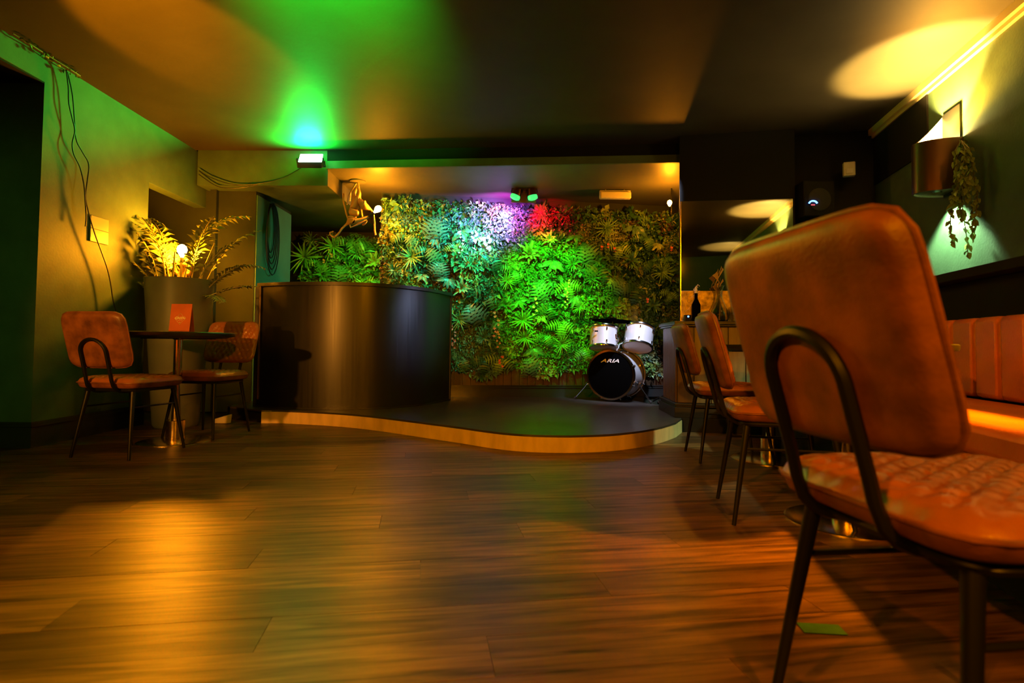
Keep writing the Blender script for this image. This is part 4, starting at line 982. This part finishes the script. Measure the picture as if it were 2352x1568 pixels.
def tom(center, ax, r, L):
    ax = ax.normalized(); o = center - kit.location - ax * (L / 2); n = 40
    mb = MB(); mb.lathe([(r - .008, .012), (r - .008, L - .012)], o, ax, n, caps=False); sh = build(mb, 'tom_shell', 'drum', kit, True)
    for h0 in (0, L - .02):
        mb = MB(); hoop(mb, o, ax, r, .012, h0, h0 + .02, n); build(mb, 'tom_hoop', 'chrome', kit, True)
    mb = MB(); mb.lathe([(r - .012, .006), (0, .004)], o, ax, n, caps=False); build(mb, 'tom_bottom_head', 'head_clear', kit, True)
    mb = MB(); mb.lathe([(r - .012, L - .008), (0, L - .006)], o, ax, n, caps=False); build(mb, 'tom_top_head', 'head_clear', kit, True)
    for k in range(6):
        for h, hx in ((.05, .012), (L - .05, L - .012)):
            p, d = around(o, ax, r - .002, k * math.pi / 3 + .3, h); mb = MB(); mb.tube([p - ax * .012, p + ax * .012], .008, 6); p2, _ = around(o, ax, r + .012, k * math.pi / 3 + .3, hx); mb.tube([p + d * .004, p2], .0025, 5); build(mb, 'lug', 'chrome', sh, True)
    return sh
T1c = P(1386, 776, 6.06); T2c = P(1467, 776, 6.10)
sh1 = tom(T1c, Vector((.06, .26, 1)), .150, .235); tom(T2c, Vector((.22, .42, 1)), .160, .235)
mb = MB(); q_ = T1c - kit.location; mb.box(q_ + Vector((-.095, -.128, .07)), (.036, .006, .014), Matrix.Rotation(R_(-30), 3, 'Z')); build(mb, 'badge', 'head_black', sh1)
mb = MB(); tp, _ = around(o_, axd, RB - .01, 0, .2)
m1 = T1c - kit.location + Vector((.12, -.075, -.01)); m2 = T2c - kit.location + Vector((-.14, -.06, -.03)); 
mb.tube([tp + Vector((-.02, 0, -.01)), tp + Vector((-.03, -.05, .06)), m1 + Vector((.03, -.03, 0)), m1], .012, 8); mb.tube([tp + Vector((.02, 0, -.01)), tp + Vector((.025, -.03, .08)), m2], .012, 8)
mb.box(tp + Vector((0, 0, .01)), (.09, .06, .025)); mb.box(m1 + Vector((-.02, .0, .02)), (.05, .02, .06)); build(mb, 'tom_mount', 'chrome', kit, True)
# cymbal stand
q_ = P(1408, 737, 6.28); cs = thing('cymbal_stand', 'dark cymbal on a thin stand behind the drums', 'cymbal', (q_.x, 6.28, .114)); hz = q_.z - .114
mb = MB(); mb.lathe([(.235, 0), (.12, .014), (.04, .02), (.035, .034), (.0, .04)], (0, 0, hz), (.06, .05, 1), 48); mb.lathe([(.235, -.002), (.12, .012), (.04, .018), (.0, .02)], (0, 0, hz), (.06, .05, 1), 48); build(mb, 'cymbal_plate', 'head_black', cs, True)
mb = MB(); mb.tube([(0, 0, .3), (0, 0, hz + .05)], .008, 8); build(mb, 'pole', 'chrome', cs, True)
for a in (30, 165, 280):
    mb = MB(); mb.tube([(0, 0, .36), (.13 * math.cos(R_(a)), .09 * math.sin(R_(a)), .008)], .007, 6); build(mb, 'leg', 'chrome', cs, True)
# microphone stand foot by the counter
q_ = G(1512, 929, .114); mf = MB(); e = P(1530, 905, q_.y + .1); mf.tube([q_ + Vector((0, 0, .014)), e], .008, 8); mf.tube([q_ + Vector((0, 0, .014)), (q_ + Vector((0, 0, .014))).lerp(e, .35)], .014, 8)
mf.tube([e, (e.x + .0, e.y, .60)], .008, 8); mf.tube([e, (e.x + .10, e.y + .12, .126)], .008, 8); mf.tube([e, (e.x - .10, e.y + .14, .126)], .008, 8)
tag(build(mf, 'drum_stand', 'black_metal', None, True), 'black tripod stand foot between the drums and the counter', 'stand')

# ================================================================== LEFT WALL BITS
mb = MB(); XW = XL + .05
def PXW(px, py): a = ray(px, py); t = XW / a[0]; return Vector((XW, a[1] * t, EYE + a[2] * t))
mb.tube(spline([PXW(*p) for p in ((152, 160), (157, 200), (158, 235), (165, 268), (172, 300), (166, 330), (170, 355), (184, 385), (193, 425), (196, 465), (198, 500), (196, 520))], 5), .0045, 6)
tag(build(mb, 'cable', 'cable', None, True), 'black cable hanging down the upper left wall, ending above the socket', 'cable')
mb = MB(); mb.tube(spline([PXW(*p) for p in ((155, 165), (166, 215), (171, 270), (175, 320), (190, 350), (204, 378), (200, 420), (197, 455), (207, 500), (219, 540), (232, 575), (246, 615), (254, 650), (260, 690), (268, 722))], 5), .0045, 6)
tag(build(mb, 'cable', 'cable', None, True), 'long black cable hanging down the left wall past the socket', 'cable')
a, b_ = PXW(219, 553), PXW(262, 506)
sk = thing('wall_socket', 'blank square socket plate painted into the left wall', 'socket', ((XL), (a.y + b_.y) / 2, (a.z + b_.z) / 2))
mb = MB(); mb.box((.006, 0, 0), (.012, abs(b_.y - a.y), abs(b_.z - a.z))); build(mb, 'plate', 'switch', sk, bevel=.003)
mb = MB(); mb.box((.013, 0, 0), (.003, abs(b_.y - a.y) * .96, .004)); build(mb, 'joint_line', 'black_metal', sk)
for i, (px, py, lab) in enumerate(((68, 96, 'sprig of ivy at the left wall top, nearest the camera'), (146, 152, 'sprig of ivy where the cables meet the ceiling'))):
    p = PXW(px, py); p.z = CEIL - .012; t = thing('ivy_sprig', lab, 'plant', p, group='ivy sprigs at the ceiling edge'); mb = MB()
    rr = random.Random(i); mb.tube([(0, -.12, .0), (.02, 0, -.01), (0, .15, .0)], .004, 5); build(mb, 'vine', 'vine', t)
    for k in range(12):
        o = link('leaf', lfm, t, (rr.uniform(0, .03), rr.uniform(-.12, .15), rr.uniform(-.03, .0)), (rr.uniform(-3, 3), rr.uniform(-1, 1), rr.uniform(0, 6))); o.scale = (.7,) * 3
# conduit pole at the pier, thin pole behind the booth, coiled cable on the pier side
q_ = P(492, 470, PY - .03); mb = MB(); mb.prism([(q_.x - .03, PY - .05), (q_.x + .03, PY - .05), (q_.x + .03, PY - .001), (q_.x - .03, PY - .001)], .01, 2.28); tag(build(mb, 'conduit', 'wall_dark', None), 'vertical boxed conduit beside the planter on the dark pier', 'conduit')
q_ = P(661, 600, 6.9); mb = MB(); mb.tube([(q_.x, 6.9, .12), (q_.x, 6.9, P(661, 590, 6.9).z)], .012, 8); mb.lathe([(.10, 0), (.10, .02), (.02, .03)], (q_.x, 6.9, .115), (0, 0, 1), 20); tag(build(mb, 'pole', 'steel', None, True), 'thin metal pole standing behind the booth in the recess', 'pole')
mb = MB(); rr = random.Random(4)
for i in range(5):
    r = .10 + .02 * i; pts = []
    for k in range(20):
        a = 2 * math.pi * k / 20; pts.append((PX1 + .03 + .012 * i * .5, 6.0 + r * .9 * math.cos(a), 1.92 + (.26 + .03 * i) * math.sin(a) - .03 * i))
    mb.tube(pts, .006, 5, closed=True)
mb.tube([(PX1 + .012, 6.0, 2.18), (PX1 + .06, 6.0, 2.18)], .008, 6)
tag(build(mb, 'cable_coil', 'cable', None, True), 'black cables coiled on a hook high on the teal pier side', 'cable')
# oddments on the floor near the pier
q_ = G(510, 972, 0); mb = MB(); pts = [(-.075, -.03), (.06, -.035), (.075, .03), (-.06, .03)]
mb.add([(-.07, -.02, .0), (.05, -.03, .0), (.07, .02, .0), (-.05, .03, .0), (-.07, -.02, .035), (.06, -.03, .075), (.08, .02, .08), (-.05, .03, .04)], [(3, 2, 1, 0), (4, 5, 6, 7), (0, 1, 5, 4), (1, 2, 6, 5), (2, 3, 7, 6), (3, 0, 4, 7)])
o = build(mb, 'floor_wedge', 'paper', None, bevel=.008); o.location = (q_.x, q_.y, .001); tag(o, 'pale wedge-shaped block on the floor behind the left table', 'wedge')
# table edge seen past chair: folded fliers on the floor
mb = MB(); mb.prism([(-.05, -.02), (.05, -.03), (.055, .02), (-.045, .03)], .0012, .0025); q_ = G(1885, 1445, 0); o = build(mb, 'green_slip', LEAF[1], None); o.location = (q_.x, q_.y, 0); tag(o, 'small green paper slip on the floor by the nearest chair', 'paper')
